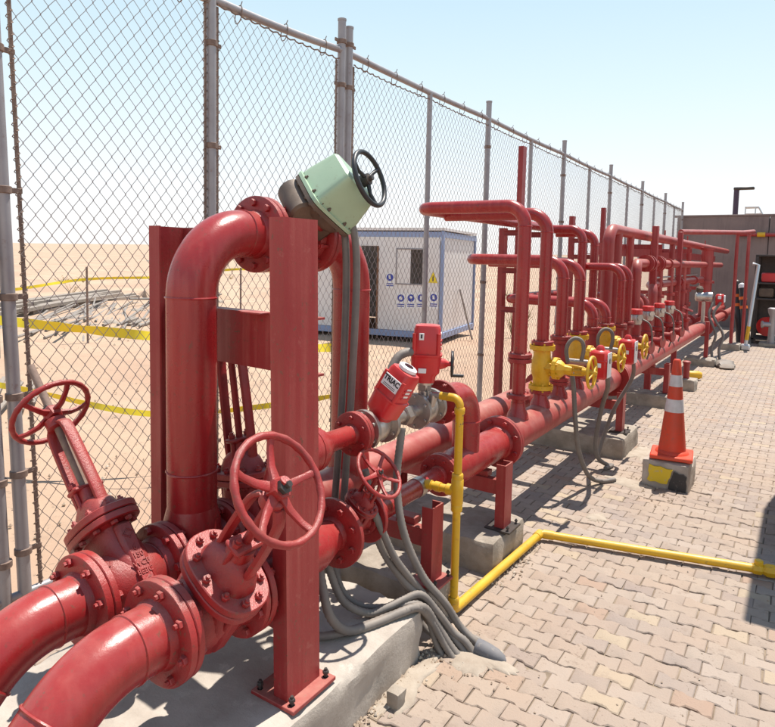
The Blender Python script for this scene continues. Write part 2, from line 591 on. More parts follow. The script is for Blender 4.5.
def put_text(name, txt, size, m, parent, c, right, upv, depth=0.0006, bold=0.0):
    me = text_mesh(txt, size, m, depth, bold=bold)
    right = Vector(right).normalized()
    upv = Vector(upv)
    upv = (upv - right*upv.dot(right)).normalized()
    nrm = right.cross(upv)
    me.transform(Matrix(((right.x, upv.x, nrm.x, c[0]), (right.y, upv.y, nrm.y, c[1]), (right.z, upv.z, nrm.z, c[2]), (0, 0, 0, 1))))
    return link(name, me, parent)

def proj(p):
    d = Vector(p)-CAM
    z = d.dot(fw)
    if z < 0.05:
        return None
    return (CX+F_PX*d.dot(rt)/z, CY-F_PX*d.dot(up)/z, z)

# ==================================================================== SETTING
# ---- desert
def make_desert():
    bm = bmesh.new()
    xs = []
    def rng(lim, near, k):
        out = [0.0]
        s = near
        while out[-1] < lim:
            out.append(out[-1]+s)
            s *= k
        return out
    pos = rng(3000, 0.35, 1.085)
    xs = [-a for a in pos[::-1]][:-1] + pos
    ys = xs
    grid = []
    for y in ys:
        row = []
        for x in xs:
            X, Y = x-6.0, y+8.0
            z = -0.075
            dist = math.hypot(X, Y)
            if X < -3.3:
                fade = min(1.0, (-3.3-X)/2.0)
                z += fade*(0.07*noise.noise(Vector((X*0.4, Y*0.4, 0))) + 0.05*noise.noise(Vector((X*1.1, Y*1.1, 3)))) + (0.25*noise.noise(Vector((X*0.12, Y*0.12, 7))) if X < -9 else 0)*min(1, (-9-X)/8)
                far = min(1.0, max(0.0, (dist-60)/700))
                z += far*(9.0 + 3.0*noise.noise(Vector((X*0.004, Y*0.004, 5))) + 1.2*noise.noise(Vector((X*0.015, Y*0.015, 1))))*min(1, -X/60)
            row.append(bm.verts.new((X, Y, z)))
        grid.append(row)
    for j in range(len(ys)-1):
        for i in range(len(xs)-1):
            bm.faces.new((grid[j][i], grid[j][i+1], grid[j+1][i+1], grid[j+1][i]))
    me = bpy.data.meshes.new('desert_ground')
    bm.to_mesh(me)
    bm.free()
    me.shade_smooth()
    me.materials.append(MATS['sand'])
    return struct(link('desert_ground', me))
make_desert()

# ---- paving
g = G()
g.cbox((0.35, 9.6, -0.0345), (6.5, 19.2, 0.05), 0.004)
paving = struct(mk('paving', g, 'joint_sand', ang=None))
PL, PW = 0.142, 0.087
def paver_geo(cx=0, cy=0, g=None, dz=0.0, rotz=0.0, tx=0.0, ty=0.0):
    g = g or G()
    a = 0.0072
    jx, jy = PL/2-0.0016, PW/2-0.0016
    xs = [-jx, -0.27*PL, -0.13*PL, 0.13*PL, 0.27*PL, jx]
    of = [a, a, -a, -a, a, a]
    out = [(x, -(jy+o_)) for x, o_ in zip(xs, of)] + [(x, jy+o_) for x, o_ in zip(xs[::-1], of[::-1])]
    cr, sr = math.cos(rotz), math.sin(rotz)
    def ring(inset, z):
        vs = []
        for x, y in out:
            sx = x - math.copysign(inset, x) if abs(x) > jx-1e-6 else x
            sy = y - math.copysign(inset, y)
            vs.append((cx+sx*cr-sy*sr, cy+sx*sr+sy*cr, z+dz+sx*tx+sy*ty))
        return vs
    r0, r1, r2 = ring(0, -0.02), ring(0, -0.004), ring(0.004, 0.0)
    n = 12
    fs = []
    for i in range(2):
        for k in range(n):
            k2 = (k+1) % n
            fs.append((i*n+k, i*n+k2, (i+1)*n+k2, (i+1)*n+k))
    fs.append(tuple(2*n+k for k in range(n)))
    g.add(r0+r1+r2, fs)
    return g
cells = []
ny = int(19.1/PW)
for j in range(5, ny):
    for i in range(-22, 26):
        x = -0.9 + (i+0.5*(j % 2))*PL
        y = j*PW + 0.02
        if x < -2.86 or x > 2.2:
            continue
        if -2.2 < x < -1.3 and 0.6 < y < 2.16:
            continue
        q = proj((x, y, 0))
        vis = q and -8 < q[0] < 783 and -8 < q[1] < 735
        cells.append((0 if vis else 1, q[2] if q else 99, x, y))
# the ones the camera can see unhidden lie right of the pipework
near = sorted([c for c in cells if c[0] == 0 and c[2] > -1.32], key=lambda c: c[1])[:300]
nearset = set((c[2], c[3]) for c in near)
pv_mes = []
for k in range(6):
    gg = paver_geo()
    rq = random.Random(k)
    jit = [(rq.gauss(0, 0.0014), rq.gauss(0, 0.0014)) for _ in range(12)]
    for i, v in enumerate(gg.v):
        j = jit[i % 12]
        v.x += j[0]*(1 if i < 24 else 1.8)
        v.y += j[1]*(1 if i < 24 else 1.8)
        if i >= 24 and rq.random() < 0.25:
            v.z -= rq.uniform(0.001, 0.004)
    pv_mes.append(mesh_of('paver', gg, 'paver', 30))
for i, c in enumerate(near):
    o = bpy.data.objects.new('paver', pv_mes[(i*7+int(c[2]*50)) % 6])
    COL.objects.link(o)
    o.parent = paving
    sink = -0.004 if random.random() < 0.12 else 0
    o.location = (c[2]+random.gauss(0, 0.0012), c[3]+random.gauss(0, 0.0012), random.uniform(-0.003, 0.002)+sink)
    o.rotation_euler = (random.gauss(0, 0.010), random.gauss(0, 0.010), random.gauss(0, 0.010)+(PI if random.random() < 0.5 else 0))
g = G()
for c in cells:
    if (c[2], c[3]) in nearset:
        continue
    paver_geo(c[2], c[3], g, random.uniform(-0.0025, 0.0015), random.gauss(0, 0.006), random.gauss(0, 0.006), random.gauss(0, 0.006))
fld = mk('paver_field', g, 'paver_mass', paving, 30)
fld['kind'] = 'stuff'
print('pavers', len(cells))

# ---- far wall
wall = thing('boundary_wall', 'long dull brown concrete boundary wall closing off the yard', 'wall', (0.5, 19.35, 0))
for i in range(5):
    g = G()
    g.cbox((-2.0+i*2.2, 19.36, 1.45+(-0.004 if i % 2 else 0)), (2.185, 0.22, 2.97), 0.012)
    mk('panel', g, 'wall', wall)
g = G()
g.cbox((2.4, 19.44, 1.43), (11.0, 0.06, 2.9), 0.004)
mk('backing', g, 'wall', wall)
g = G()
g.cbox((2.4, 19.36, 2.955), (11.2, 0.27, 0.05), 0.008)
mk('coping', g, 'wall', wall)

# ==================================================================== FENCE
FX = -2.96
RAIL = 3.15
fence = thing('chain_link_fence', 'tall rusty chain link fence on grey steel posts along the red pipes', 'fence', (FX, 10, -0.05))
def post(y, top, x=FX, lean=0.0, r=0.029, name='post'):
    g = G()
    p0, p1 = Vector((x, y, -0.09)), Vector((x, y-lean*top, top))
    g.cyl(p0, p1, r, 14)
    g.lathe([(-0.002, r+0.003), (0.012, r+0.004), (0.016, r*0.6)], p1, (0, 0, 1), 14)
    o = mk(name, g, 'galv', fence)
    return o
def bands(y, zs, r=0.034, lean=0.0, dy=0.0):
    for z in zs:
        g = G()
        c = Vector((FX, y-lean*z, z))
        g.lathe([(-0.016, r), (-0.014, r+0.003), (0.014, r+0.003), (0.016, r)], c, (0, 0, 1), 14)
        g.cbox(c+Vector((0.0, dy, 0)), (0.012, 0.07, 0.024), 0.003)
        mk('clamp_band', g, 'rust', fence)
def tension_bar(y, z0=0.02, z1=3.07, lean=0.0):
    g = G()
    g.cbox((FX, y-lean*1.5, (z0+z1)/2), (0.008, 0.018, z1-z0), 0.002, Matrix.Rotation(lean, 3, 'X'))
    n = 60
    for k in range(n):
        z = z0+(z1-z0)*(k+0.5)/n
        c = Vector((FX, y-lean*z, z))
        g.tube([c+Vector((0.010*math.cos(t*PI/3), 0.015*math.sin(t*PI/3), (t-3)*0.0065)) for t in range(7)], 0.0022, 4)
    mk('tension_bar', g, 'rust', fence)
LEAN = 0.030
tops = []
post(1.495, 3.35, lean=LEAN)
post(1.405, 3.35, lean=LEAN)
bands(1.495, (0.25, 0.62, 0.98, 1.43, 1.9, 2.5), lean=LEAN, dy=0.05)
bands(1.405, (0.22, 0.6, 0.98, 1.6, 2.3), lean=LEAN, dy=-0.05)
tension_bar(1.565, lean=LEAN)
S = 1.272
ys_posts = [2.609] + [3.845] + [3.885+S*k for k in range(1, 13)]
post(2.609, 3.34)
bands(2.609, (0.5, 1.1, 1.78, 2.27, 2.85), dy=0.04)
tension_bar(2.565)
tension_bar(2.655)
post(3.84, 3.36)
post(3.93, 3.33)
bands(3.84, (0.4, 1.0, 1.6, 2.2, 2.9, 3.21), dy=-0.045)
bands(3.93, (0.4, 1.0, 1.6, 2.2, 2.9, 3.21), dy=0.045)
tension_bar(3.78)
tension_bar(3.99)
for k in range(1, 13):
    y = 3.885+S*k
    if k % 2:
        post(y, RAIL-0.03, r=0.024)
    else:
        post(y, RAIL+0.17, r=0.03)
        bands(y, (0.6, 1.4, 2.2, 2.85), dy=0.03)
def chain_mesh(width, height, dx=0.034, dz=0.09):
    """vertical zigzag wires; neighbours mirror each other so that their bends hook"""
    g = G()
    n = int(round(width/dx))
    dx = width/n
    m = int(height/(dz/2))
    r = 0.0018
    for c in range(n):
        x0 = (c+0.5)*dx
        o = len(g.v)
        for k in range(m+1):
            sgn = 1 if (k+c) % 2 else -1
            p = Vector((0.002*sgn, x0+sgn*(dx*0.5+0.001), k*dz/2))
            for a in (0.5, 2.6, 4.7):
                g.v.append(p+Vector((r*math.cos(a), r*1.25*math.sin(a), 0)))
        for i in range(m):
            for k in range(3):
                k2 = (k+1) % 3
                g.f.append((o+i*3+k, o+i*3+k2, o+(i+1)*3+k2, o+(i+1)*3+k))
    return g
def panel(y0, y1, z0=0.0, z1=RAIL-0.085, shear=0.0):
    g = chain_mesh(y1-y0, z1-z0)
    for v in g.v:
        b = noise.noise(Vector((v.y*1.3+y0, v.z*1.3, 0)))*0.012
        v.x += FX + b
        v.y += y0 - shear*v.z*(1-(v.y)/(y1-y0))
        v.z += z0
    o = mk('chain_link_mesh', g, 'wire', fence, 80)
    # bottom and top selvage wires
    return o
def wave_wire(y0, y1, z, r=0.005, amp=0.006, nm='tension_wire'):
    g = G()
    n = max(6, int((y1-y0)/0.02))
    pts = []
    for i in range(n+1):
        y = y0+(y1-y0)*i/n
        pts.append(Vector((FX+0.012+amp*math.cos(i*1.57), y, z+amp*math.sin(i*1.57)-0.01*math.sin(PI*i/n))))
    g.tube(pts, r, 5)
    mk(nm, g, 'rust', fence)
def rail(y0, y1, z0=RAIL, z1=RAIL):
    g = G()
    g.tube([(FX, y0+(y1-y0)*t/6, z0+(z1-z0)*t/6-0.012*math.sin(PI*t/6)) for t in range(7)], 0.024, 12)
    mk('top_rail', g, 'galv', fence)
    n = max(2, int((y1-y0)/0.38))
    for k in range(n):
        y = y0+(y1-y0)*(k+0.5)/n
        gg = G()
        zm = z0+(z1-z0)*(k+0.5)/n
        gg.tube([(FX+0.029*math.cos(q*PI/7), y+0.012*math.sin(q*PI/7), zm-0.030+0.058*math.sin(q*PI/7)) for q in range(14)], 0.0032, 5, closed=True)
        gg.cyl((FX+0.005, y+0.01, zm+0.022), (FX+0.015, y+0.015, zm+0.05), 0.003, 5)
        mk('tie_wire', gg, 'rust', fence)
spans = [(1.51, 2.58, LEAN), (2.64, 3.80, 0)] + [(3.97, 3.885+S-0.02, 0)] + [(3.885+S*k+0.02, 3.885+S*(k+1)-0.02, 0) for k in range(1, 12)]
for y0, y1, sh in spans:
    panel(y0+(0.05 if sh else 0), y1, shear=sh)
    wave_wire(y0, y1, RAIL-0.075)
    wave_wire(y0, y1, 0.04, 0.003, 0.004)
panel(0.2, 1.33, shear=0)
rail(1.40, 2.6, RAIL-0.03, RAIL-0.06)
rail(2.62, 3.83, RAIL-0.05, RAIL)
rail(3.94, 3.885+2*S)
for k in range(2, 12, 2):
    rail(3.885+k*S, 3.885+(k+2)*S, RAIL-0.006*(k-2)/2, RAIL-0.006*k/2)
g = G()
g.tube([(FX+0.0, 1.36+k*0.5, 0.045) for k in range(6)], 0.02, 10)
mk('bottom_rail', g, 'galv', fence)
# ==================================================================== NEAR PIPEWORK
X2, Z2, R2_ = -1.46, 0.575, 0.092          # front line
X1, Z1, R1_ = -1.82, 0.553, 0.088          # rear line

# ---- concrete pads
pad = rough_box('concrete_pad', (-2.18, 0.55, -0.03), (-1.235, 2.22, 0.205), 'concrete', cuts=(22, 40, 7), amp=0.006, seed=1, chip=0.016)
tag(pad, 'large pale concrete plinth carrying the tall channel frame and the handwheel valves', 'plinth')
def block(lo, hi, seed, label):
    o = rough_box('concrete_block', lo, hi, 'concrete_block', cuts=(max(4, int((hi[0]-lo[0])/0.05)), max(4, int((hi[1]-lo[1])/0.05)), 5), amp=0.010, seed=seed, chip=0.024)
    return tag(o, label, 'concrete block', 'concrete blocks under the pipe supports')
block((-2.12, 2.36, -0.03), (-1.285, 2.64, 0.195), 2, 'concrete block behind the grey hoses, between plinth and next block')
block((-2.15, 3.00, -0.03), (-1.27, 3.46, 0.17), 3, 'chipped concrete block beside the corner of the yellow ground pipe')
block((-2.15, 5.47, -0.03), (-1.195, 6.06, 0.17), 4, 'concrete block standing next to the traffic cone')
block((-2.15, 7.72, -0.03), (-1.21, 8.02, 0.15), 5, 'low concrete block behind the traffic cone, half in shade')
block((-1.42, 9.0, -0.03), (-1.12, 9.28, 0.15), 6, 'small cube of concrete with a red post stub on it')
block((-1.62, 11.4, -0.03), (-1.15, 11.75, 0.13), 7, 'concrete footing under the far motorised valve')
block((-1.34, 13.9, -0.03), (-1.0, 14.3, 0.13), 8, 'concrete footing under the red goalpost pipe frame')

# ---- gate valves
def gate_valve(label, loc, tilt, L, wheel_r, s=1.0, nsp=5, wheel_tilt=0.0, stem_up=0.0, text=False, spin=0.0, f2f=0.28, bh=0.178):
    """local axes: flow along Y, stem along Z; turned about Y by tilt"""
    t = thing('gate_valve', label, 'valve', loc, 'red gate valves', local=True)
    h = f2f/2
    g = G()
    g.lathe([(-h+0.02, 0.10*s), (-h+0.05, 0.092*s), (-0.07*s, 0.105*s), (0, 0.115*s), (0.07*s, 0.105*s), (h-0.05, 0.092*s), (h-0.02, 0.10*s)], (0, 0, 0), (0, 1, 0), 32)
    X, Y = (1, 0, 0), (0, 1, 0)
    rings = []
    for z, ra, rb in ((-0.125, 0.05, 0.035), (-0.115, 0.085, 0.055), (-0.06, 0.112, 0.066), (0.05, 0.115, 0.068), (bh*0.65, 0.098, 0.062), (bh-0.01, 0.096, 0.061), (bh, 0.11, 0.072)):
        rings.append(superellipse((0, 0, z*s), X, Y, ra*s, rb*s))
    g.loft(rings)
    # broad rib with casting marks
    g.cbox((0.103*s, 0, (bh-0.068)/2*s), (0.03*s, 0.062*s, (bh+0.047)*s), 0.012)
    g.cbox((-0.103*s, 0, (bh-0.068)/2*s), (0.03*s, 0.062*s, (bh+0.047)*s), 0.012)
    mk('body', g, 'red_cast', t, 45)
    for sg in (-1, 1):
        fl = flange(t, (0, sg*h, 0), (0, sg, 0), 0.148*s, 0.024*s, 0.098*s, bolts=True, n=8, bl=0.052*s)
    # bonnet flange in two plates
    bz = bh*s
    g = G()
    g.loft([superellipse((0, 0, z), X, Y, ra, rb, 36, 2.5) for z, ra, rb in ((bz, 0.140*s, 0.100*s), (bz+0.003, 0.143*s, 0.103*s), (bz+0.021*s, 0.143*s, 0.103*s), (bz+0.024*s, 0.140*s, 0.100*s))])
    mk('body_flange', g, 'red_cast', t, 30)
    g = G()
    g.loft([superellipse((0, 0, z), X, Y, ra, rb, 36, 2.5) for z, ra, rb in ((bz+0.027*s, 0.140*s, 0.100*s), (bz+0.030*s, 0.143*s, 0.103*s), (bz+0.050*s, 0.143*s, 0.103*s), (bz+0.053*s, 0.140*s, 0.100*s))])
    g.loft([superellipse((0, 0, bz+dz*s), X, Y, ra*s, rb*s) for dz, ra, rb in ((0.05, 0.098, 0.064), (0.065, 0.094, 0.060), (0.095, 0.082, 0.05), (0.118, 0.055, 0.042), (0.125, 0.038, 0.036), (0.165, 0.036, 0.034))])
    bn = mk('bonnet', g, 'red_cast', t, 40)
    put_bolts(bn, (0, 0, bz+0.0265*s), (0, 0, 1), 1.0, 10, 0.0125*s, 0.056*s, 'red_cast', phase=0.5, hint=(0, 1, 0), sx=0.121*s, sy=0.084*s)
    # gland
    z0 = bz+0.16*s
    g = G()
    g.cbox((0, 0, z0+0.012*s), (0.06*s, 0.11*s, 0.018*s), 0.006)
    for sg in (-1, 1):
        g.cyl((0, sg*0.04*s, z0-0.06*s), (0, sg*0.04*s, z0+0.045*s), 0.008*s, 8)
        g.lathe([(0, 0.014*s), (0.014*s, 0.014*s)], (0, sg*0.04*s, z0+0.022*s), (0, 0, 1), 6)
    mk('gland', g, 'red_cast', t)
    # yoke: two arms that close on a hub
    ztop = L-0.045*s
    g = G()
    for sg in (-1, 1):
        pts = [(sg*0.064*s, 0, bz+0.095*s), (sg*0.066*s, 0, z0+0.02*s), (sg*0.058*s, 0, ztop-0.05*s), (sg*0.030*s, 0, ztop-0.005*s)]
        prev = None
        rings = []
        for p in smooth_path(pts, 4):
            rings.append(superellipse(p, X, Y, 0.011*s, 0.021*s, 12, 3))
        g.loft(rings)
    g.lathe([(-0.022*s, 0.030*s), (-0.018*s, 0.036*s), (0.012*s, 0.036*s), (0.016*s, 0.030*s)], (0, 0, ztop), (0, 0, 1), 20)
    mk('yoke', g, 'red_cast', t, 40)
    g = G()
    g.cyl((0, 0, bz+0.1*s), (0, 0, L+0.035*s+stem_up), 0.014*s, 12)
    mk('stem', g, 'rust' if stem_up > 0.05 else 'red_cast', t)
    # handwheel
    M = Matrix.Rotation(wheel_tilt, 3, 'Y')
    c = Vector((0, 0, L))
    g = G()
    gr = []
    n = 60
    for k in range(n):
        an = 2*PI*k/n
        gr.append(c + M @ Vector((wheel_r*math.cos(an), wheel_r*math.sin(an), 0)))
    rr = wheel_r*0.075
    g.tube(gr, [rr*(1.10 if k % 3 == 0 else 0.96) for k in range(n)], 10, closed=True)
    hw = mk('handwheel', g, 'red_cast', t, 60)
    for k in range(nsp):
        an = spin + 2*PI*k/nsp
        g = G()
        dv = Vector((math.cos(an), math.sin(an), 0))
        tv = Vector((-math.sin(an), math.cos(an), 0))
        rings = []
        for fr, zz, wd in ((0.10, -0.010*s, 0.017), (0.45, -0.020*s, 0.012), (0.75, -0.014*s, 0.010), (0.99, 0, 0.012)):
            rings.append([c + M @ (v) for v in superellipse(dv*(wheel_r*fr)+Vector((0, 0, zz)), tv, (0, 0, 1), wd*wheel_r/0.15, 0.0075*wheel_r/0.15, 10, 3)])
        g.loft(rings)
        mk('spoke', g, 'red_cast', hw, 50)
    g = G()
    g.lathe([(-0.03*s, 0.028*s), (-0.02*s, 0.034*s), (0.006*s, 0.034*s), (0.012*s, 0.03*s)], c, M @ Vector((0, 0, 1)), 6)
    hub = mk('hub', g, 'red_cast', hw)
    g = G()
    g.lathe([(0.012*s, 0.022*s), (0.026*s, 0.022*s), (0.028*s, 0.016*s)], c, M @ Vector((0, 0, 1)), 6)
    g.lathe([(0.02*s, 0.010*s), (0.042*s, 0.009*s)], c, M @ Vector((0, 0, 1)), 10)
    mk('nut', g, 'dark_metal', hw)
    if text:
        xf = 0.1185*s
        for tx, zz, sz in (('6', 0.070, 0.026), ('150', 0.043, 0.026), ('WCB', 0.014, 0.026), ('BEBC', -0.014, 0.024)):
            put_text('casting_mark', tx, sz, 'red_cast', t, (xf, 0, zz*s), (0, 1, 0), (0, 0, 1), 0.0022, 0.0004)
        g = G()
        for rr_, in ((0.017,), (0.011,)):
            for k in range(4):
                a0, a1 = PI/2*k, PI/2*(k+1)
                g.cyl((xf, rr_*1.3*math.cos(a0), 0.122*s+rr_*math.sin(a0)), (xf, rr_*1.3*math.cos(a1), 0.122*s+rr_*math.sin(a1)), 0.0016, 5)
        mk('casting_mark', g, 'red_cast', t)
    t.rotation_euler = (0, tilt, 0)
    return t
gv2 = gate_valve('red gate valve with the large five-spoke handwheel, in front of the channel column', (X2, 1.255, Z2), R(35), 0.535, 0.150, 1.0, 5, R(24), spin=0.35, bh=0.135)
gv1 = gate_valve('red gate valve with cast lettering and a rusty bare stem, leaning at the fence', (X1, 1.245, Z1), R(-41), 0.665, 0.135, 1.0, 5, R(-20), stem_up=0.17, text=True, spin=0.2)
gv3 = gate_valve('red gate valve standing in shade under the cross beam, behind the tall bend', (X1, 1.80, Z1), R(-9), 0.78, 0.13, 1.0, 5, spin=0.5)
gv4 = gate_valve('small red gate valve with a five-spoke handwheel above the grey hoses', (X2, 2.0, Z2+0.01), R(30), 0.265, 0.103, 0.50, 5, R(18), spin=0.9, f2f=0.17)

# ---- near sloping inlets (45 degree bends)
def inlet(x, z, r, yf, label, R_=0.28):
    t = thing('inlet_pipe', label, 'pipe', (x, yf-0.9, -0.1), 'red inlet bends')
    d45 = Vector((0, -1, -1)).normalized()
    p0 = Vector((x, yf-0.045, z))
    p1 = Vector((x, yf-0.045-0.07-R_*math.tan(PI/8), z))
    p2 = p1 + d45*1.05
    path = fillet([p0, p1, p2], R_, 14)
    g = G()
    g.tube(path, r, 40)
    mk('pipe', g, 'red', t, 60)
    flange(t, (x, yf, z), (0, 1, 0), 0.150, 0.026, r, bolts=False)
    bead(t, path[1], (0, -1, 0), r)
    bead(t, path[15], d45, r+0.001)
    return t
inlet(X2, Z2, R2_, 1.255-0.143, 'glossy red bend diving under the large-handwheel valve')
inlet(X1, Z1, R1_+0.002, 1.245-0.143, 'glossy red bend diving in front of the fence, below the lettered valve')

# ---- front spool between the two valves
t = thing('pipe_spool', 'short red flanged pipe running behind the channel column base', 'pipe', (X2, 1.65, 0.2))
g = G()
g.lathe([(-0.03, R2_), (0.30, R2_), (0.40, 0.062), (0.44, 0.060)], (X2, 1.46, Z2), (0, 1, 0), 36)
mk('pipe', g, 'red', t, 40)
flange(t, (X2, 1.401, Z2), (0, -1, 0), 0.148, 0.024, R2_, bolts=False)
flange(t, (X2, 1.908, Z2+0.005), (0, 1, 0), 0.135, 0.022, 0.06, n=8, bl=0.04)

# ---- front main (Y 2.1 .. 18)
main = thing('main_pipe', 'long dusty red main pipe running down the yard in front', 'pipe', (X2, 10, 0.2))
g = G()
g.lathe([(2.10, 0.055), (2.28, 0.052), (2.30, 0.044), (2.72, 0.044)], (X2, 0, Z2), (0, 1, 0), 28)
mk('pipe', g, 'red', main)
flange(main, (X2, 2.09, Z2+0.005), (0, -1, 0), 0.11, 0.02, 0.05, bolts=False)
g = G()
g.lathe([(2.50, 0.047), (2.545, 0.047)], (X2, 0, Z2), (0, 1, 0), 28)
mk('clamp', g, 'stainless', main)
flange(main, (X2, 2.745, Z2), (0, 1, 0), 0.105, 0.02, 0.045, n=8, bl=0.04)
flange(main, (X2, 2.749, Z2), (0, -1, 0), 0.105, 0.02, 0.06, bolts=False)
g = G()
g.lathe([(2.77, 0.066), (2.80, 0.066), (2.90, R2_), (3.44, R2_)], (X2, 0, Z2), (0, 1, 0), 40)
mk('reducer', g, 'red', main)
flange(main, (X2, 3.463, Z2), (0, 1, 0), 0.150, 0.024, R2_, n=8, bl=0.05)
flange(main, (X2, 3.467, Z2), (0, -1, 0), 0.150, 0.024, R2_+0.004, bolts=False)
R2b = 0.104
g = G()
g.lathe([(3.485, R2_), (3.53, R2_+0.004), (3.60, R2b), (6.02, R2b)], (X2, 0, Z2), (0, 1, 0), 40)
mk('pipe', g, 'red_far', main)
g = G()
g.lathe([(6.10, R2b), (12.2, R2b)], (X2, 0, Z2), (0, 1, 0), 36)
mk('pipe', g, 'red_far', main)
g = G()
far_flange(g, (X2, 6.04, Z2), (0, 1, 0), 0.165, 0.03, 30)
far_flange(g, (X2, 6.08, Z2), (0, 1, 0), 0.165, 0.03, 30)
mk('flange', g, 'red_far', main)
g = G()
far_flange(g, (X2, 12.25, Z2), (0, 1, 0), 0.17, 0.03, 28)
far_flange(g, (X2, 12.30, Z2), (0, 1, 0), 0.17, 0.03, 28)
mk('flange', g, 'red_far', main)
g = G()
g.lathe([(12.33, R2b), (12.45, R2b), (12.65, 0.075), (18.6, 0.075)], (X2, 0, Z2), (0, 1, 0), 28)
mk('pipe', g, 'red_far', main)
for y in (13.4, 15.2):
    g = G()
    far_flange(g, (X2, y, Z2), (0, 1, 0), 0.12, 0.06, 24)
    mk('flange', g, 'red_far', main)

# ---- rear line: tee + near half of the inverted U
ZT = 1.72
YL, YR = 1.515, 2.468
YF1, YF2 = 1.845, 2.165
u1 = thing('tall_bend_pipe', 'thick red pipe rising beside the channel frame and bending over at the top', 'pipe', (X1, YL, 0.2))
g = G()
g.lathe([(0, R1_), (0.245, R1_)], (X1, 1.405, Z1), (0, 1, 0), 36)
mk('tee_run', g, 'red', u1)
RB = 0.235
path = fillet([(X1, YL, Z1+0.04), (X1, YL, ZT), (X1, YF1-0.04, ZT)], RB, 18)
g = G()
g.tube(path, R1_, 40)
mk('riser', g, 'red', u1, 60)
g = G()
g.lathe([(0, R1_+0.016), (0.05, R1_+0.012), (0.10, R1_)], (X1, YL, Z1+0.075), (0, 0, 1), 36)
mk('tee_collar', g, 'red', u1)
bead(u1, (X1, YL, 0.86), (0, 0, 1), R1_+0.0005)
bead(u1, path[1], (0, 0, 1), R1_+0.0005)
bead(u1, path[-2], (0, 1, 0), R1_+0.0005)
flange(u1, (X1, 1.391, Z1), (0, -1, 0), 0.146, 0.024, R1_, bolts=False)
flange(u1, (X1, 1.656, Z1), (0, 1, 0), 0.146, 0.024, R1_, bolts=False)
flange(u1, (X1, YF1, ZT), (0, 1, 0), 0.150, 0.026, R1_, n=10, bl=0.10)

# ---- far half of the U and the rear main
u2 = thing('rear_main_pipe', 'long red rear main pipe with a bend rising to the green gearbox valve', 'pipe', (X1, 10, 0.2))
path = fillet([(X1, YR, Z1+0.04), (X1, YR, ZT), (X1, YF2+0.04, ZT)], RB, 18)
g = G()
g.tube(path, R1_, 40)
mk('riser', g, 'red', u2, 60)
bead(u2, path[1], (0, 0, 1), R1_+0.0005)
bead(u2, path[-2], (0, 1, 0), R1_+0.0005)
flange(u2, (X1, YF2, ZT), (0, -1, 0), 0.150, 0.026, R1_, n=10, bl=0.10)
flange(u2, (X1, 1.944, Z1), (0, -1, 0), 0.146, 0.024, R1_, bolts=False)
g = G()
g.lathe([(0, R1_+0.016), (0.05, R1_+0.012), (0.10, R1_)], (X1, YR, Z1+0.075), (0, 0, 1), 36)
mk('tee_collar', g, 'red', u2)
g = G()
g.lathe([(1.96, R1_), (3.30, R1_), (3.36, 0.104), (18.6, 0.104)], (X1, 0, Z1), (0, 1, 0), 36)
mk('pipe', g, 'red_far', u2)
for y in (5.2, 7.6, 10.4, 13.0):
    g = G()
    far_flange(g, (X1, y, Z1), (0, 1, 0), 0.16, 0.03, 26)
    far_flange(g, (X1, y+0.04, Z1), (0, 1, 0), 0.16, 0.03, 26)
    mk('flange', g, 'red_far', u2)

# ---- butterfly valve with green gear operator at the top of the U
bv = thing('butterfly_valve', 'red flanged valve with pale green gearbox and black handwheel atop the bend', 'valve', (X1, 2.0, 1.6))
yc = (YF1+YF2)/2
g = G()
g.lathe([(YF1+0.026, 0.10), (YF1+0.08, 0.094), (yc-0.06, 0.105), (yc+0.06, 0.105), (YF2-0.08, 0.094), (YF2-0.026, 0.10)], (X1, 0, ZT), (0, 1, 0), 36)
mk('body', g, 'red_cast', bv)
flange(bv, (X1, YF1+0.003, ZT), (0, -1, 0), 0.150, 0.026, 0.10, bolts=False)
flange(bv, (X1, YF2-0.003, ZT), (0, 1, 0), 0.150, 0.026, 0.10, bolts=False)
ax = Vector((0.70, 0.30, 0.63)).normalized()        # operator axis
c0 = Vector((X1, yc, ZT))
sh = Vector((0.945, 0.175, 0.275))
sh = (sh - ax*ax.dot(sh)).normalized()
sd = ax.cross(sh)
vw = CAM - (c0+ax*0.25)
q_ = math.atan2(vw.dot(sd), vw.dot(sh)) - R(52)      # one edge of the square housing faces the yard
sh = (sh*math.cos(q_) + sd*math.sin(q_)).normalized()
sd = ax.cross(sh)
g = G()
g.lathe([(0.08, 0.05), (0.125, 0.048), (0.128, 0.075), (0.145, 0.075)], c0, ax, 24)
mk('neck', g, 'red_cast', bv)
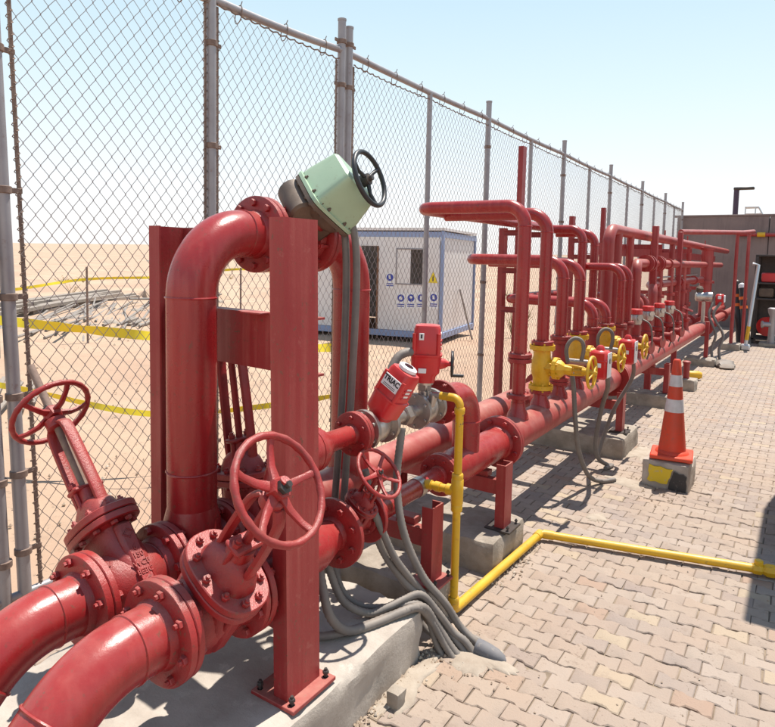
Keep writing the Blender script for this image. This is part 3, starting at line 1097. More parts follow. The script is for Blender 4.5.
# dark gear base
b0 = c0 + ax*0.140
def hexring(z, ra, rb, off=0.0, p=3.6):
    return superellipse(b0+ax*z+sh*off, sh, sd, ra, rb, 32, p)
g = G()
g.loft([hexring(0, 0.07, 0.07), hexring(0.02, 0.095, 0.095), hexring(0.045, 0.11, 0.105), hexring(0.05, 0.132, 0.125, 0, 5), hexring(0.066, 0.132, 0.125, 0, 5)])
gb = mk('gear_base', g, 'brown_cast', bv, 35)
g = G()
g.lathe([(-0.11, 0.05), (-0.10, 0.062), (0.07, 0.062), (0.08, 0.05)], b0-ax*0.005+sh*0.075, sd, 18)
mk('worm_housing', g, 'brown_cast', bv, 35)
g = G()
g.lathe([(-0.07, 0.05), (-0.05, 0.065), (0.045, 0.07)], b0-sh*0.085-sd*0.02, ax, 6)
mk('stop_housing', g, 'brown_cast', bv, 35)
for k in range(16):
    an = 2*PI*(k+0.5)/16
    ct, st = math.cos(an), math.sin(an)
    o = bpy.data.objects.new('bolt', bolt_mesh(0.0085, 0.034, 'brown_cast'))
    COL.objects.link(o)
    o.parent = gb
    o.location = b0+ax*0.068+sh*(0.121*math.copysign(abs(ct)**0.5, ct))+sd*(0.114*math.copysign(abs(st)**0.5, st))
    o.rotation_euler = ax.to_track_quat('Z', 'Y').to_euler()
g = G()
g.loft([hexring(0.069, 0.132, 0.125, p=6), hexring(0.083, 0.132, 0.125, p=6), hexring(0.085, 0.120, 0.113, p=8), hexring(0.12, 0.118, 0.111, p=8), hexring(0.232, 0.098, 0.094, 0.004, p=8), hexring(0.242, 0.088, 0.084, 0.004, p=7)])
mk('gear_cover', g, 'green', bv, 24)
# handwheel on a short shaft
wn_ = Vector((0.93, 0.10, 0.30)).normalized()
wc = Vector((-1.490, 2.13, 1.955))
g = G()
g.lathe([(-0.06, 0.040), (0.03, 0.036), (0.035, 0.018), (0.10, 0.016)], wc-wn_*0.10, wn_, 16)
mk('shaft', g, 'brown_cast', bv)
g = G()
g.torus(wc, wn_, 0.112, 0.0105, 48, 10)
hw = mk('handwheel', g, 'black_plastic', bv, 70)
a_, b_, d_ = basis_from(wn_)
for k in range(3):
    an = 0.5+2*PI*k/3
    dv = a_*math.cos(an)+b_*math.sin(an)
    g = G()
    g.tube([wc-wn_*0.012+dv*0.01, wc-wn_*0.014+dv*0.06, wc+dv*0.112], [0.010, 0.0075, 0.0085], 8)
    mk('spoke', g, 'black_plastic', hw, 60)
g = G()
g.lathe([(-0.03, 0.026), (0.008, 0.024), (0.01, 0.012), (0.024, 0.011)], wc-wn_*0.01, wn_, 14)
mk('hub', g, 'dark_metal', hw)

# ---- channel frame
fr = thing('channel_frame', 'tall red steel channel portal frame bolted to the concrete plinth', 'frame', (-1.7, 1.6, 0.2))
def channel(p0, p1, web, fl, open_dir, web_dir, th=0.008, g=None):
    """C section swept from p0 to p1; web spans web_dir, flanges point to open_dir"""
    g = g or G()
    p0, p1 = Vector(p0), Vector(p1)
    d = (p1-p0)
    w, f = web/2, fl
    poly = [(-w, 0), (w, 0), (w, f), (w-th, f), (w-th, th), (-w+th, th), (-w+th, f), (-w, f)]
    a, b = Vector(web_dir).normalized(), Vector(open_dir).normalized()
    rings = [[p0+a*x+b*y for x, y in poly], [p1+a*x+b*y for x, y in poly]]
    g.loft(rings)
    return g
lx = Vector((0.007, 0.0, 0))
g = channel((-1.298, 1.535, 0.222), (-1.315, 1.515, 1.755), 0.16, 0.058, (-1, 0, 0), (0, 1, 0))
c1 = mk('column', g, 'red_steel', fr, 20)
g = channel((-2.165, 1.68, 0.222), (-2.165, 1.68, 1.745), 0.17, 0.062, (1, 0, 0), (0, 1, 0))
mk('column', g, 'red_steel', fr, 20)
for cx_, cy_ in ((-1.345, 1.54), (-2.10, 1.68)):
    g = G()
    g.cbox((cx_, cy_, 0.2145), (0.185, 0.215, 0.014), 0.002)
    pl = mk('base_plate', g, 'red_steel', fr)
    for dx, dy in ((0.066, -0.085), (0.066, 0.085), (-0.072, -0.085), (-0.072, 0.085)):
        o = bpy.data.objects.new('anchor_bolt', bolt_mesh(0.011, 0.012, 'dark_metal'))
        COL.objects.link(o)
        o.parent = pl
        o.location = (cx_+dx, cy_+dy, 0.2275)
dirb = (Vector((-2.103, 1.70, 0))-Vector((-1.36, 1.628, 0))).normalized()
nb = Vector((-dirb.y, dirb.x, 0))
if nb.y > 0:
    nb = -nb
g = channel((-1.36, 1.628, 1.335), (-2.098, 1.688, 1.335), 0.20, 0.06, -nb, (0, 0, 1))
mk('cross_beam', g, 'red_steel', fr, 20)
g = channel((-1.36, 1.60, 0.36), (-2.098, 1.672, 0.36), 0.09, 0.05, -nb, (0, 0, 1))
mk('cross_beam', g, 'red_steel', fr, 20)
g = G()
g.cbox((-1.62, 1.63, 1.437), (0.10, 0.06, 0.006), 0.001)
mk('shim', g, 'red_steel', fr)

# ---- upper bypass line over the front main
ZB = 0.945
b1 = thing('bypass_reducer', 'red reducer pipe emerging behind the channel column towards the motor valves', 'pipe', (X2, 1.65, 0.66))
path = fillet([(X2, 1.62, Z2+0.05), (X2, 1.62, ZB), (X2, 1.735, ZB)], 0.11, 12)
g = G()
g.tube(path, 0.082, 32)
mk('elbow', g, 'red', b1, 60)
g = G()
g.lathe([(1.735, 0.084), (1.765, 0.084), (1.84, 0.040), (1.985, 0.037)], (X2, 0, ZB), (0, 1, 0), 32)
mk('reducer', g, 'red', b1)
flange(b1, (X2, 2.01, ZB), (0, 1, 0), 0.088, 0.018, 0.038, n=6, bl=0.036)
b2 = thing('bypass_bend', 'red hook-shaped bend dropping from the motor valve onto the main pipe', 'pipe', (X2, 3.0, 0.66))
path = fillet([(X2, 2.75, ZB), (X2, 3.02, ZB), (X2, 3.02, Z2+0.05)], 0.15, 16)
g = G()
g.tube(path, 0.073, 36)
mk('elbow', g, 'red', b2, 60)
bead(b2, path[-2], (0, 0, 1), 0.0735)
flange(b2, (X2, 2.715, ZB), (0, -1, 0), 0.108, 0.02, 0.073, n=8, bl=0.04)

def ball_valve(t, y, ax, g_m='stainless', link_len=0.1):
    c = Vector((X2, y, ZB))
    g = G()
    g.lathe([(-0.085, 0.045), (-0.082, 0.082), (-0.062, 0.082), (-0.060, 0.052), (-0.04, 0.058), (-0.02, 0.068), (0.02, 0.068), (0.04, 0.058), (0.060, 0.052), (0.062, 0.082), (0.082, 0.082), (0.085, 0.045)], c, (0, 1, 0), 28)
    b = mk('ball_valve_body', g, g_m, t, 40)
    for sg in (-1, 1):
        put_bolts(b, c+Vector((0, sg*0.072, 0)), (0, 1, 0), 0.068, 6, 0.008, 0.03, g_m)
    g = G()
    g.lathe([(0.05, 0.030), (0.085, 0.028)], c, ax, 16)
    g.cbox(c+ax*0.105, (0.05, 0.05, 0.05), 0.006, Matrix([[v.x, v.y, v.z] for v in basis_from(ax, (0, 1, 0))]).transposed())
    g.lathe([(0.115, 0.04), (0.125, 0.04)], c, ax, 16)
    mk('bracket', g, 'stainless', t)
    return c

def actuator(t, base, ax, side, front, s=1.0, wheel=True, ring=False):
    """red electric actuator housing; base point, axis, side and front unit vectors"""
    ax, side, front = ax.normalized(), side.normalized(), front.normalized()
    def P(a, b, h):
        return base + side*(a*s) + front*(b*s) + ax*(h*s)
    def ringp(h, ra, rb, p=4.5, oa=0, ob=0):
        return superellipse(P(oa, ob, h), side, front, ra*s, rb*s, 32, p)
    g = G()
    g.loft([ringp(0, 0.042, 0.042, 2.5), ringp(0.03, 0.048, 0.048, 3), ringp(0.045, 0.062, 0.058), ringp(0.115, 0.066, 0.060), ringp(0.118, 0.070, 0.064), ringp(0.126, 0.070, 0.064), ringp(0.129, 0.062, 0.056), ringp(0.235, 0.058, 0.052), ringp(0.250, 0.052, 0.046), ringp(0.254, 0.035, 0.03)])
    mk('actuator_housing', g, 'red_bright', t, 35)
    for k in range(3):
        g = G()
        g.cbox(P(0.060, 0, 0.15+0.018*k), (0.012*s, 0.06*s, 0.007*s), 0.002, Matrix([[side.x, front.x, ax.x], [side.y, front.y, ax.y], [side.z, front.z, ax.z]]))
        mk('fin', g, 'red_bright', t)
    M3 = Matrix([[side.x, front.x, ax.x], [side.y, front.y, ax.y], [side.z, front.z, ax.z]])
    for sg in (-1, 1):
        g = G()
        g.lathe([(0, 0.009*s), (0.10*s, 0.009*s)], P(sg*0.052, 0.05, 0.118), ax, 10)
        mk('cover_screw', g, 'red_bright', t)
    return P, M3

a1 = thing('motor_valve', 'upright red motor valve with black crank wheel over a steel ball valve', 'valve', (X2, 2.52, 0.86), 'motorised ball valves on the bypass')
axv = Vector((0.03, 0.0, 1.0)).normalized()
c = ball_valve(a1, 2.56, axv)
tovw = Vector((0.46, -0.88, 0))
sd_ = Vector((0.90, 0.43, 0))
P, M3 = actuator(a1, c+axv*0.125, axv, sd_, tovw, 1.06, True)
def plate_on(t, P, M3, a, b, h, wx, wy, wz, m, name='label_plate'):
    g = G()
    g.cbox(P(a, b, h), (wx, wy, wz), 0.001, M3)
    return mk(name, g, m, t)
pl = plate_on(a1, P, M3, -0.022, 0.0575, 0.205, 0.022, 0.004, 0.032, 'white_label')
g = G()
g.cbox(P(-0.022, 0.060, 0.206), (0.008, 0.002, 0.018), 0.0005, M3)
mk('print_mark', g, 'black_print', pl)
plate_on(a1, P, M3, -0.012, 0.0625, 0.058, 0.036, 0.004, 0.022, 'white_label')
pl = plate_on(a1, P, M3, 0.0605, 0.0, 0.200, 0.004, 0.055, 0.042, 'white_label')
put_text('label_text', 'TRIAC', 0.017, 'black_print', pl, P(0.0632, 0.0, 0.208), -tovw, axv, 0.0004, 0.0006)
g = G()
g.cbox(P(0.0625, -0.016, 0.193), (0.001, 0.02, 0.012), 0.0003, M3)
mk('print_mark', g, 'blue_print', pl)
wcn = P(0.115, 0.01, 0.085)
g = G()
g.lathe([(0, 0.03), (0.03, 0.022), (0.045, 0.012), (0.07, 0.010)], P(0.055, 0.01, 0.085), sd_, 16)
mk('crank_boss', g, 'red_bright', a1)
g = G()
g.torus(wcn, sd_, 0.055, 0.0065, 32, 8)
hw = mk('crank_wheel', g, 'black_plastic', a1, 60)
for k in range(3):
    dv = M3 @ Vector((0, math.cos(2.1*k+0.3), math.sin(2.1*k+0.3)))
    g = G()
    g.cyl(wcn, wcn+dv*0.055, 0.0055, 8)
    mk('spoke', g, 'black_plastic', hw)
g = G()
g.cyl(wcn-ax*0.0+M3 @ Vector((0, 0.02, -0.050)), wcn+M3 @ Vector((0.055, 0.02, -0.050)), 0.0075, 10)
mk('crank_knob', g, 'black_plastic', hw)

a2 = thing('motor_valve', 'tilted red motor valve with white window ring and lettered label', 'valve', (X2, 2.2, 0.86), 'motorised ball valves on the bypass')
axt = Vector((0.42, 0.14, 0.80)).normalized()
c = ball_valve(a2, 2.15, axt)
fr_ = (Vector((-0.10, -1.0, 0.10)))
fr_ = (fr_ - axt*fr_.dot(axt)).normalized()
sd2 = fr_.cross(axt)
if sd2.x < 0:
    sd2 = -sd2
P, M3 = actuator(a2, c+axt*0.030, axt, sd2, fr_, 0.98)
pl = plate_on(a2, P, M3, 0.0, 0.0565, 0.185, 0.088, 0.004, 0.052, 'white_label')
rgt = sd2
put_text('label_text', 'TRIAC', 0.030, 'black_print', pl, P(0.0, 0.0592, 0.194), rgt, axt, 0.0004, 0.0010)
g = G()
for k in range(2):
    g.cbox(P(0.0, 0.0590, 0.172-0.007*k), (0.066, 0.0012, 0.0022), 0.0003, M3)
mk('print_mark', g, 'black_print', pl)
plate_on(a2, P, M3, 0.0595, 0.0, 0.175, 0.004, 0.030, 0.042, 'white_label')
g = G()
g.lathe([(0.246, 0.036), (0.250, 0.040), (0.262, 0.040), (0.266, 0.034)], c+axt*0.030, axt, 28, sx=1.0, sy=1.0)
mk('window_ring', g, 'white_plastic', a2)
g = G()
g.lathe([(0.262, 0.022), (0.2685, 0.020)], c+axt*0.030, axt, 24)
mk('window', g, 'glass_dark', a2)
g = G()
g.lathe([(2.23, 0.030), (2.475, 0.030)], (X2, 0, ZB), (0, 1, 0), 20)
g.lathe([(2.37, 0.046), (2.42, 0.046)], (X2, 0, ZB), (0, 1, 0), 6)
nip = mk('union_nipple', g, 'stainless', a1)
g = G()
g.lathe([(2.64, 0.030), (2.70, 0.030)], (X2, 0, ZB), (0, 1, 0), 20)
mk('union_nipple', g, 'stainless', a1)
g = G()
g.lathe([(2.013, 0.086), (2.031, 0.086), (2.033, 0.038), (2.07, 0.038)], (X2, 0, ZB), (0, 1, 0), 24)
mk('companion_flange', g, 'red_cast', a2)

# ---- yellow small-bore line
yl = thing('yellow_pipe', 'yellow small-bore pipe with tee standing by the motor valve and lying across the pavers', 'pipe', (-1.2, 3.4, 0))
YV = 2.54
XV = -1.262
rY = 0.0185
path = fillet([(X2+0.10, YV+0.0, ZB+0.075), (XV, YV, ZB+0.075), (XV, YV, 0.05)], 0.035, 8)
g = G()
g.tube(path, rY, 18)
mk('upright', g, 'yellow', yl, 60)
g = G()
g.cyl((X2+0.06, YV, ZB+0.075), (X2+0.115, YV, ZB+0.075), 0.016, 14)
g.cyl((X2+0.04, YV+0.005, ZB+0.0), (X2+0.065, YV, ZB+0.078), 0.02, 14)
mk('steel_nipple', g, 'stainless', yl)
for (z, h, r) in ((ZB+0.02, 0.030, 0.024), (0.66, 0.035, 0.026), (0.52, 0.035, 0.026), (0.08, 0.04, 0.025)):
    g = G()
    g.lathe([(-h/2, r*0.9), (-h/2+0.004, r), (h/2-0.004, r), (h/2, r*0.9)], (XV, YV, z), (0, 0, 1), 18)
    mk('socket', g, 'yellow', yl)
g = G()
g.lathe([(-0.06, 0.025), (-0.055, 0.028), (0.055, 0.028), (0.06, 0.025)], (XV, YV, 0.595), (0, 0, 1), 18)
g.lathe([(0, 0.024), (0.05, 0.026), (0.055, 0.022)], (XV, YV, 0.595), (-1, 0, 0), 18)
mk('tee', g, 'yellow', yl)
g = G()
g.cyl((XV-0.03, YV, 0.595), (X2+0.03, YV+0.0, 0.595), rY, 16)
mk('branch', g, 'yellow', yl)
for x in (-1.36, -1.405):
    g = G()
    g.lathe([(-0.014, 0.023), (0.014, 0.023)], (x, YV, 0.595), (1, 0, 0), 16)
    mk('union', g, 'yellow', yl)
rg = 0.0225
gz = 0.036
path = fillet([(XV, YV, 0.10), (XV, YV, gz), (-1.222, 3.575, gz), (-0.03, 3.86, gz), (0.9, 4.085, gz)], [0.03, 0.035, 0.4], 8)
g = G()
g.tube(path, rg, 20)
mk('ground_run', g, 'yellow', yl, 60)
for p, d in (((-1.222, 3.575, gz), (-0.3, 1, 0)),):
    g = G()
    g.lathe([(-0.03, 0.026), (0.03, 0.026)], Vector(p)+Vector((-0.002, -0.03, 0)), (0.02, 1, 0), 16)
    g.lathe([(-0.03, 0.026), (0.03, 0.026)], Vector(p)+Vector((0.045, 0.012, 0)), (1, 0.24, 0), 16)
    mk('corner_fitting', g, 'yellow', yl)
dy_ = Vector((1, 0.24, 0)).normalized()
q0 = Vector((-0.10, 3.843, gz))
g = G()
g.lathe([(-0.05, 0.026), (-0.04, 0.031), (-0.01, 0.031), (0, 0.024), (0.02, 0.036), (0.05, 0.036), (0.06, 0.026), (0.11, 0.030), (0.15, 0.030)], q0, dy_, 8)
g.lathe([(0, 0.022), (0.045, 0.022), (0.05, 0.016)], q0+dy_*(-0.02), (0, 0, 1), 10)
mk('stop_valve', g, 'yellow_cast', yl, 30)

# ---- pipe supports (post + cross beam)
def support(y, z0, label, ztop=0.545, xpost=-1.335, rear=True, w=0.10):
    t = thing('pipe_support', label, 'support', (-1.6, y, z0), 'red steel pipe supports')
    g = channel((xpost+0.028, y, z0+0.012), (xpost+0.028, y, ztop), w, 0.055, (-1, 0, 0), (0, 1, 0), 0.007)
    mk('post', g, 'red_steel', t, 20)
    g = G()
    g.cbox((xpost, y, z0+0.009), (0.15, 0.16, 0.012), 0.002)
    bp_ = mk('base_plate', g, 'red_steel' if y < 3 else 'dark_metal', t)
    for dx, dy in ((0.055, -0.06), (0.055, 0.06)):
        o = bpy.data.objects.new('anchor_bolt', bolt_mesh(0.009, 0.012, 'dark_metal'))
        COL.objects.link(o)
        o.parent = bp_
        o.location = (xpost+dx, y+dy, z0+0.022)
    if rear:
        g = channel((xpost-0.004, y-w/2+0.008, 0.40), (-2.0, y-w/2+0.008, 0.40), 0.08, 0.045, (0, 1, 0), (0, 0, 1), 0.007)
        mk('cross_beam', g, 'red_steel', t, 20)
        g = channel((-2.03, y, z0+0.012), (-2.03, y, 0.47), w, 0.055, (1, 0, 0), (0, 1, 0), 0.007)
        mk('post', g, 'red_steel', t, 20)
        for xx, zz in ((X2, 0.441), (X1, 0.441)):
            g = G()
            g.cbox((xx, y, (zz+0.47)/2), (0.10, 0.06, max(0.02, 0.475-zz)), 0.002)
            mk('saddle', g, 'red_steel', t)
    return t
support(2.45, 0.19, 'short red channel post behind the yellow upright pipe')
support(3.24, 0.165, 'red channel support with dark base plate at the yellow pipe corner', 0.53, -1.325)
support(5.74, 0.165, 'red channel support on the block beside the traffic cone', 0.52, -1.29)
support(7.87, 0.145, 'red channel support on the low block behind the cone', 0.50, -1.28)
g = G()

# ---- flexible grey conduits near the plinth
def hose(pts, r, label, m='hose', n=10, corr=True):
    pth = smooth_path(pts, 24)
    acc, rs_p = 0.0, [pth[0]]
    for i in range(1, len(pth)):
        acc += (pth[i]-pth[i-1]).length
        if acc >= (0.006 if corr else 0.04):
            rs_p.append(pth[i])
            acc = 0.0
    rs_p.append(pth[-1])
    pth = rs_p
    g = G()
    rs = [r*(1.0+(0.05 if i % 2 else -0.05)) for i in range(len(pth))] if corr else r
    g.tube(pth, rs, 12)
    o = mk('conduit_hose', g, m, None, 60)
    return tag(o, label, 'hose', 'grey flexible conduits')
hose([(-1.415, 2.300, 0.913), (-1.403, 2.250, 0.700), (-1.348, 2.220, 0.506), (-1.274, 2.260, 0.315), (-1.198, 2.330, 0.185), (-1.150, 2.380, 0.075), (-1.085, 2.395, 0.022), (-1.04, 2.39, -0.03)], 0.0165, 'grey conduit hose hanging straight down from the tilted motor valve')
hose([(-1.40, 2.05, 0.66), (-1.375, 2.100, 0.541), (-1.336, 2.150, 0.407), (-1.276, 2.250, 0.254), (-1.216, 2.310, 0.150), (-1.160, 2.345, 0.055), (-1.100, 2.36, 0.02), (-1.05, 2.36, -0.03)], 0.0155, 'grey conduit hose bending out from beneath the small handwheel')
hose([(-1.45, 2.08, 0.78), (-1.426, 2.100, 0.633), (-1.396, 2.120, 0.465), (-1.321, 2.190, 0.305), (-1.243, 2.265, 0.195), (-1.186, 2.315, 0.090), (-1.126, 2.335, 0.022), (-1.07, 2.34, -0.03)], 0.0155, 'grey conduit hose falling between two others behind the plinth corner')
hose([(-1.50, 1.84, 0.52), (-1.44, 1.80, 0.42), (-1.40, 1.80, 0.31), (-1.37, 1.87, 0.23), (-1.32, 1.98, 0.222), (-1.275, 2.10, 0.225), (-1.235, 2.20, 0.215), (-1.205, 2.26, 0.13), (-1.150, 2.295, 0.03), (-1.09, 2.31, -0.03)], 0.0175, 'thick grey conduit hose lying along the plinth edge')
hose([(-1.60, 1.72, 0.30), (-1.52, 1.74, 0.235), (-1.43, 1.80, 0.222), (-1.35, 1.93, 0.222), (-1.30, 2.06, 0.222), (-1.245, 2.165, 0.225), (-1.22, 2.235, 0.16), (-1.165, 2.275, 0.04), (-1.11, 2.285, -0.03)], 0.0155, 'grey conduit hose snaking over the plinth from behind the column base')
hose([(-1.55, 2.0, 0.40), (-1.50, 2.02, 0.27), (-1.42, 2.06, 0.222), (-1.32, 2.13, 0.222), (-1.25, 2.20, 0.222), (-1.235, 2.255, 0.14), (-1.20, 2.27, 0.03), (-1.15, 2.27, -0.03)], 0.0135, 'thin grey conduit hose on the plinth beside the thicker ones')
hose([(-1.53, 2.30, 0.99), (-1.535, 2.36, 1.09), (-1.527, 2.42, 1.185), (-1.50, 2.47, 1.213), (-1.47, 2.53, 1.21)], 0.020, 'thick grey conduit hose arching into the upright motor valve')
hose([(-1.625, 2.13, 1.80), (-1.612, 2.14, 1.68), (-1.614, 2.15, 1.459), (-1.626, 2.15, 1.031), (-1.643, 2.15, 0.78), (-1.66, 2.15, 0.50), (-1.64, 2.12, 0.28), (-1.58, 2.10, 0.19)], 0.0155, 'grey conduit dropping straight from the green gearbox, fence side', corr=False)
hose([(-1.585, 2.135, 1.80), (-1.563, 2.145, 1.68), (-1.562, 2.15, 1.462), (-1.579, 2.15, 1.038), (-1.595, 2.15, 0.80), (-1.615, 2.15, 0.50), (-1.60, 2.10, 0.30), (-1.54, 2.06, 0.19)], 0.0155, 'grey conduit dropping straight from the green gearbox, yard side', corr=False)

hose([(-1.50, 1.90, 0.45), (-1.44, 1.93, 0.30), (-1.38, 2.02, 0.225), (-1.33, 2.09, 0.235), (-1.30, 2.16, 0.245), (-1.255, 2.225, 0.25), (-1.205, 2.275, 0.17), (-1.155, 2.325, 0.075), (-1.105, 2.345, 0.04), (-1.05, 2.35, -0.02)], 0.0155, 'grey conduit hose lying on top of the others at the plinth corner')
hose([(-1.40, 2.30, 0.30), (-1.34, 2.29, 0.16), (-1.27, 2.30, 0.06), (-1.20, 2.33, 0.03), (-1.14, 2.40, 0.018), (-1.08, 2.42, 0.018), (-1.04, 2.40, -0.02)], 0.0135, 'thin grey conduit hose lying low on the pavers beside the yellow upright')
# stub and stones where the hoses enter the ground
g = G()
dv = Vector((0.98, 0.05, -0.19)).normalized()
g.lathe([(-0.02, 0.031), (0.0, 0.034), (0.04, 0.034), (0.07, 0.031), (0.10, 0.021), (0.113, 0.006)], (-1.045, 2.37, 0.020), dv, 20)
tag(mk('conduit_stub', g, 'grey_pvc'), 'rounded grey plastic conduit end poking out of the pavers', 'conduit')
def lump(name, c, s, m, label, cat, seed=0, group=None, parent=None):
    bm = bmesh.new()
    bmesh.ops.create_icosphere(bm, subdivisions=2, radius=1)
    for v in bm.verts:
        p = v.co.copy()
        k = 1+0.35*noise.noise(p*1.6+Vector((seed*5.3, seed, 0)))
        v.co = Vector((c[0]+p.x*s[0]*k, c[1]+p.y*s[1]*k, c[2]+p.z*s[2]*k))
    me = bpy.data.meshes.new(name)
    bm.to_mesh(me)
    bm.free()
    me.shade_smooth()
    me.set_sharp_from_angle(angle=R(35))
    me.materials.append(MATS[m])
    o = link(name, me, parent)
    if label:
        tag(o, label, cat, group)
    return o
o = rough_box('concrete_stone', (-1.195, 1.87, -0.02), (-1.14, 1.93, 0.062), 'concrete_block', cuts=(4, 4, 4), amp=0.004, seed=12, chip=0.008)
tag(o, 'small upright concrete cube on the pavers beside the plinth', 'stone')
def patch(cx, cy, rx, ry, seed, label, z=0.0055, m='cement'):
    g = G()
    n = 64
    ring = []
    for k in range(n):
        a = 2*PI*k/n
        q = 1+0.55*noise.noise(Vector((math.cos(a)*1.5+seed*4.1, math.sin(a)*1.5, seed)))+0.3*noise.noise(Vector((math.cos(a)*5+seed, math.sin(a)*5, seed*2)))+0.3*noise.noise(Vector((math.cos(a)*14+seed, math.sin(a)*14, seed*2)))
        ring.append((cx+rx*q*math.cos(a), cy+ry*q*math.sin(a)))
    vs = [Vector((x, y, -0.004)) for x, y in ring]
    v2 = [Vector((cx+(x-cx)*0.9, cy+(y-cy)*0.9, z)) for x, y in ring]
    v3 = [Vector((cx+(x-cx)*0.4, cy+(y-cy)*0.4, z+0.004)) for x, y in ring]
    g.loft([vs, v2, v3], cap=False)
    g.f.append(tuple(2*n+k for k in range(n)))
    tag(mk('cement_patch', g, m, None, 60), label, 'cement', 'cement smears on the pavers')
patch(-1.06, 2.34, 0.14, 0.10, 1, 'sandy cement smear around the grey conduit end')
patch(-1.19, 2.02, 0.06, 0.20, 2, 'crumbling cement strip along the foot of the plinth')
patch(-1.02, 4.92, 0.17, 0.10, 3, 'white cement smear at the foot of the painted cone block')
patch(-1.03, 4.1, 0.07, 0.09, 4, 'white cement splash on pavers near the yellow pipe bend', 0.004)
patch(-1.08, 5.75, 0.15, 0.22, 5, 'cement smear beside the block next to the cone')
# grit along the plinth foot and around the blocks
g = G()
rnd = random.Random(3)
def grit(n, fx, fy, s0, s1):
    for k in range(n):
        x, y = fx(), fy()
        s = rnd.uniform(s0, s1)
        c = Vector((x, y, s*0.3))
        o = len(g.v)
        for v in ((1, 0, 0), (-1, 0, 0), (0, 1, 0), (0, -1, 0), (0, 0, 1), (0, 0, -1)):
            g.v.append(c+Vector(v)*s*rnd.uniform(0.6, 1.2))
        for f in ((0, 2, 4), (2, 1, 4), (1, 3, 4), (3, 0, 4), (2, 0, 5), (1, 2, 5), (3, 1, 5), (0, 3, 5)):
            g.f.append(tuple(o+i for i in f))
grit(260, lambda: -1.235+abs(rnd.gauss(0, 0.05)), lambda: rnd.uniform(1.4, 2.4), 0.003, 0.012)
grit(40, lambda: rnd.gauss(-1.05, 0.1), lambda: rnd.gauss(2.3, 0.12), 0.002, 0.007)
grit(120, lambda: rnd.gauss(-0.85, 0.2), lambda: rnd.gauss(4.95, 0.2), 0.003, 0.011)
grit(200, lambda: rnd.uniform(-1.4, 0.0), lambda: rnd.uniform(2, 9), 0.002, 0.006)
grit(120, lambda: -1.26+abs(rnd.gauss(0, 0.05)), lambda: rnd.uniform(2.9, 3.5), 0.003, 0.012)
o = mk('grit', g, 'pebble', None, None)
tag(o, 'loose grit scattered on the pavers around the plinth and blocks', 'grit', kind='stuff')

# ==================================================================== MANIFOLD
RR = 0.041
def riser(y, ztop, x, xend, label, yend=None, motor=None, yv=None, base_x=X2, bz=None, rad=0.125, flg=True, r=RR):
    """riser from a main up, elbow, horizontal run to the rear header"""
    t = thing('riser_pipe', label, 'pipe', (base_x, y, Z2), 'red riser pipes on the manifold')
    pts = [(x, y, 0.62), (x, y, ztop), (xend, y, ztop)]
    rads = [rad]
    if yend:
        pts.append((xend, yend, ztop))
        rads.append(rad)
    g = G()
    if yv is None:
        g.tube(fillet(pts, rads, 12), r, 24)
    else:
        pts[0] = (x, y, yv+0.15)
        g.tube(fillet(pts, rads, 12), r, 24)
    mk('pipe', g, 'red', t, 60)
    bz_ = Z2+0.085
    g = G()
    g.lathe([(0, r+0.028), (0.03, r+0.022), (0.06, r+0.006), (0.14 if yv else 0.10, r+0.003)], (x, y, bz_), (0, 0, 1), 24)
    mk('saddle_branch', g, 'red', t)
    if flg:
        for z in ((1.055, 1.025, 0.80) if yv is None else (yv+0.165, yv-0.165)):
            g = G()
            g.lathe([(-0.013, r+0.03), (-0.011, r+0.033), (0.011, r+0.033), (0.013, r+0.03)], (x, y, z), (0, 0, 1), 24)
            f = mk('flange', g, 'red_cast', t)
            put_bolts(f, (x, y, z), (0, 0, 1), r+0.021, 4, 0.0065, 0.03, 'red_cast')
    bead(t, (x, y, ztop-rad), (0, 0, 1), r+0.0003)
    return t
XE = -2.22
riser(3.75, 1.975, X2, XE, 'tall red riser whose arm reaches back furthest above the portable cabin', yend=7.4)
riser(4.15, 1.955, X2, XE, 'tall red riser rising from the first yellow handwheel valve', yv=0.93)
riser(4.53, 1.645, X2, XE-0.01, 'medium red riser behind the first yellow valve, arm at mid height', yend=7.0, yv=0.93)
riser(4.94, 1.625, X2, XE, 'medium red riser from the second yellow handwheel valve', yv=0.93)
riser(5.35, 1.30, X2, XE-0.01, 'low red riser with a tight bend behind the hose loops', yend=6.8, yv=0.93)
riser(5.76, 1.285, X2, XE, 'low red riser from the third yellow handwheel valve', yv=0.93)
riser(6.18, 1.955, X1, XE+0.0, 'tall red riser on the rear main joining the top header', base_x=X1, flg=False)
riser(6.60, 1.935, X1, XE+0.0, 'second tall red riser on the rear main under the top header', base_x=X1, flg=False)
riser(6.26, 1.60, X2, XE, 'slim red riser beyond the yellow valves, bend partly hidden', flg=True, r=0.036)
riser(6.56, 1.60, X2, XE, 'slim red riser next to the header upright', flg=True, r=0.036)

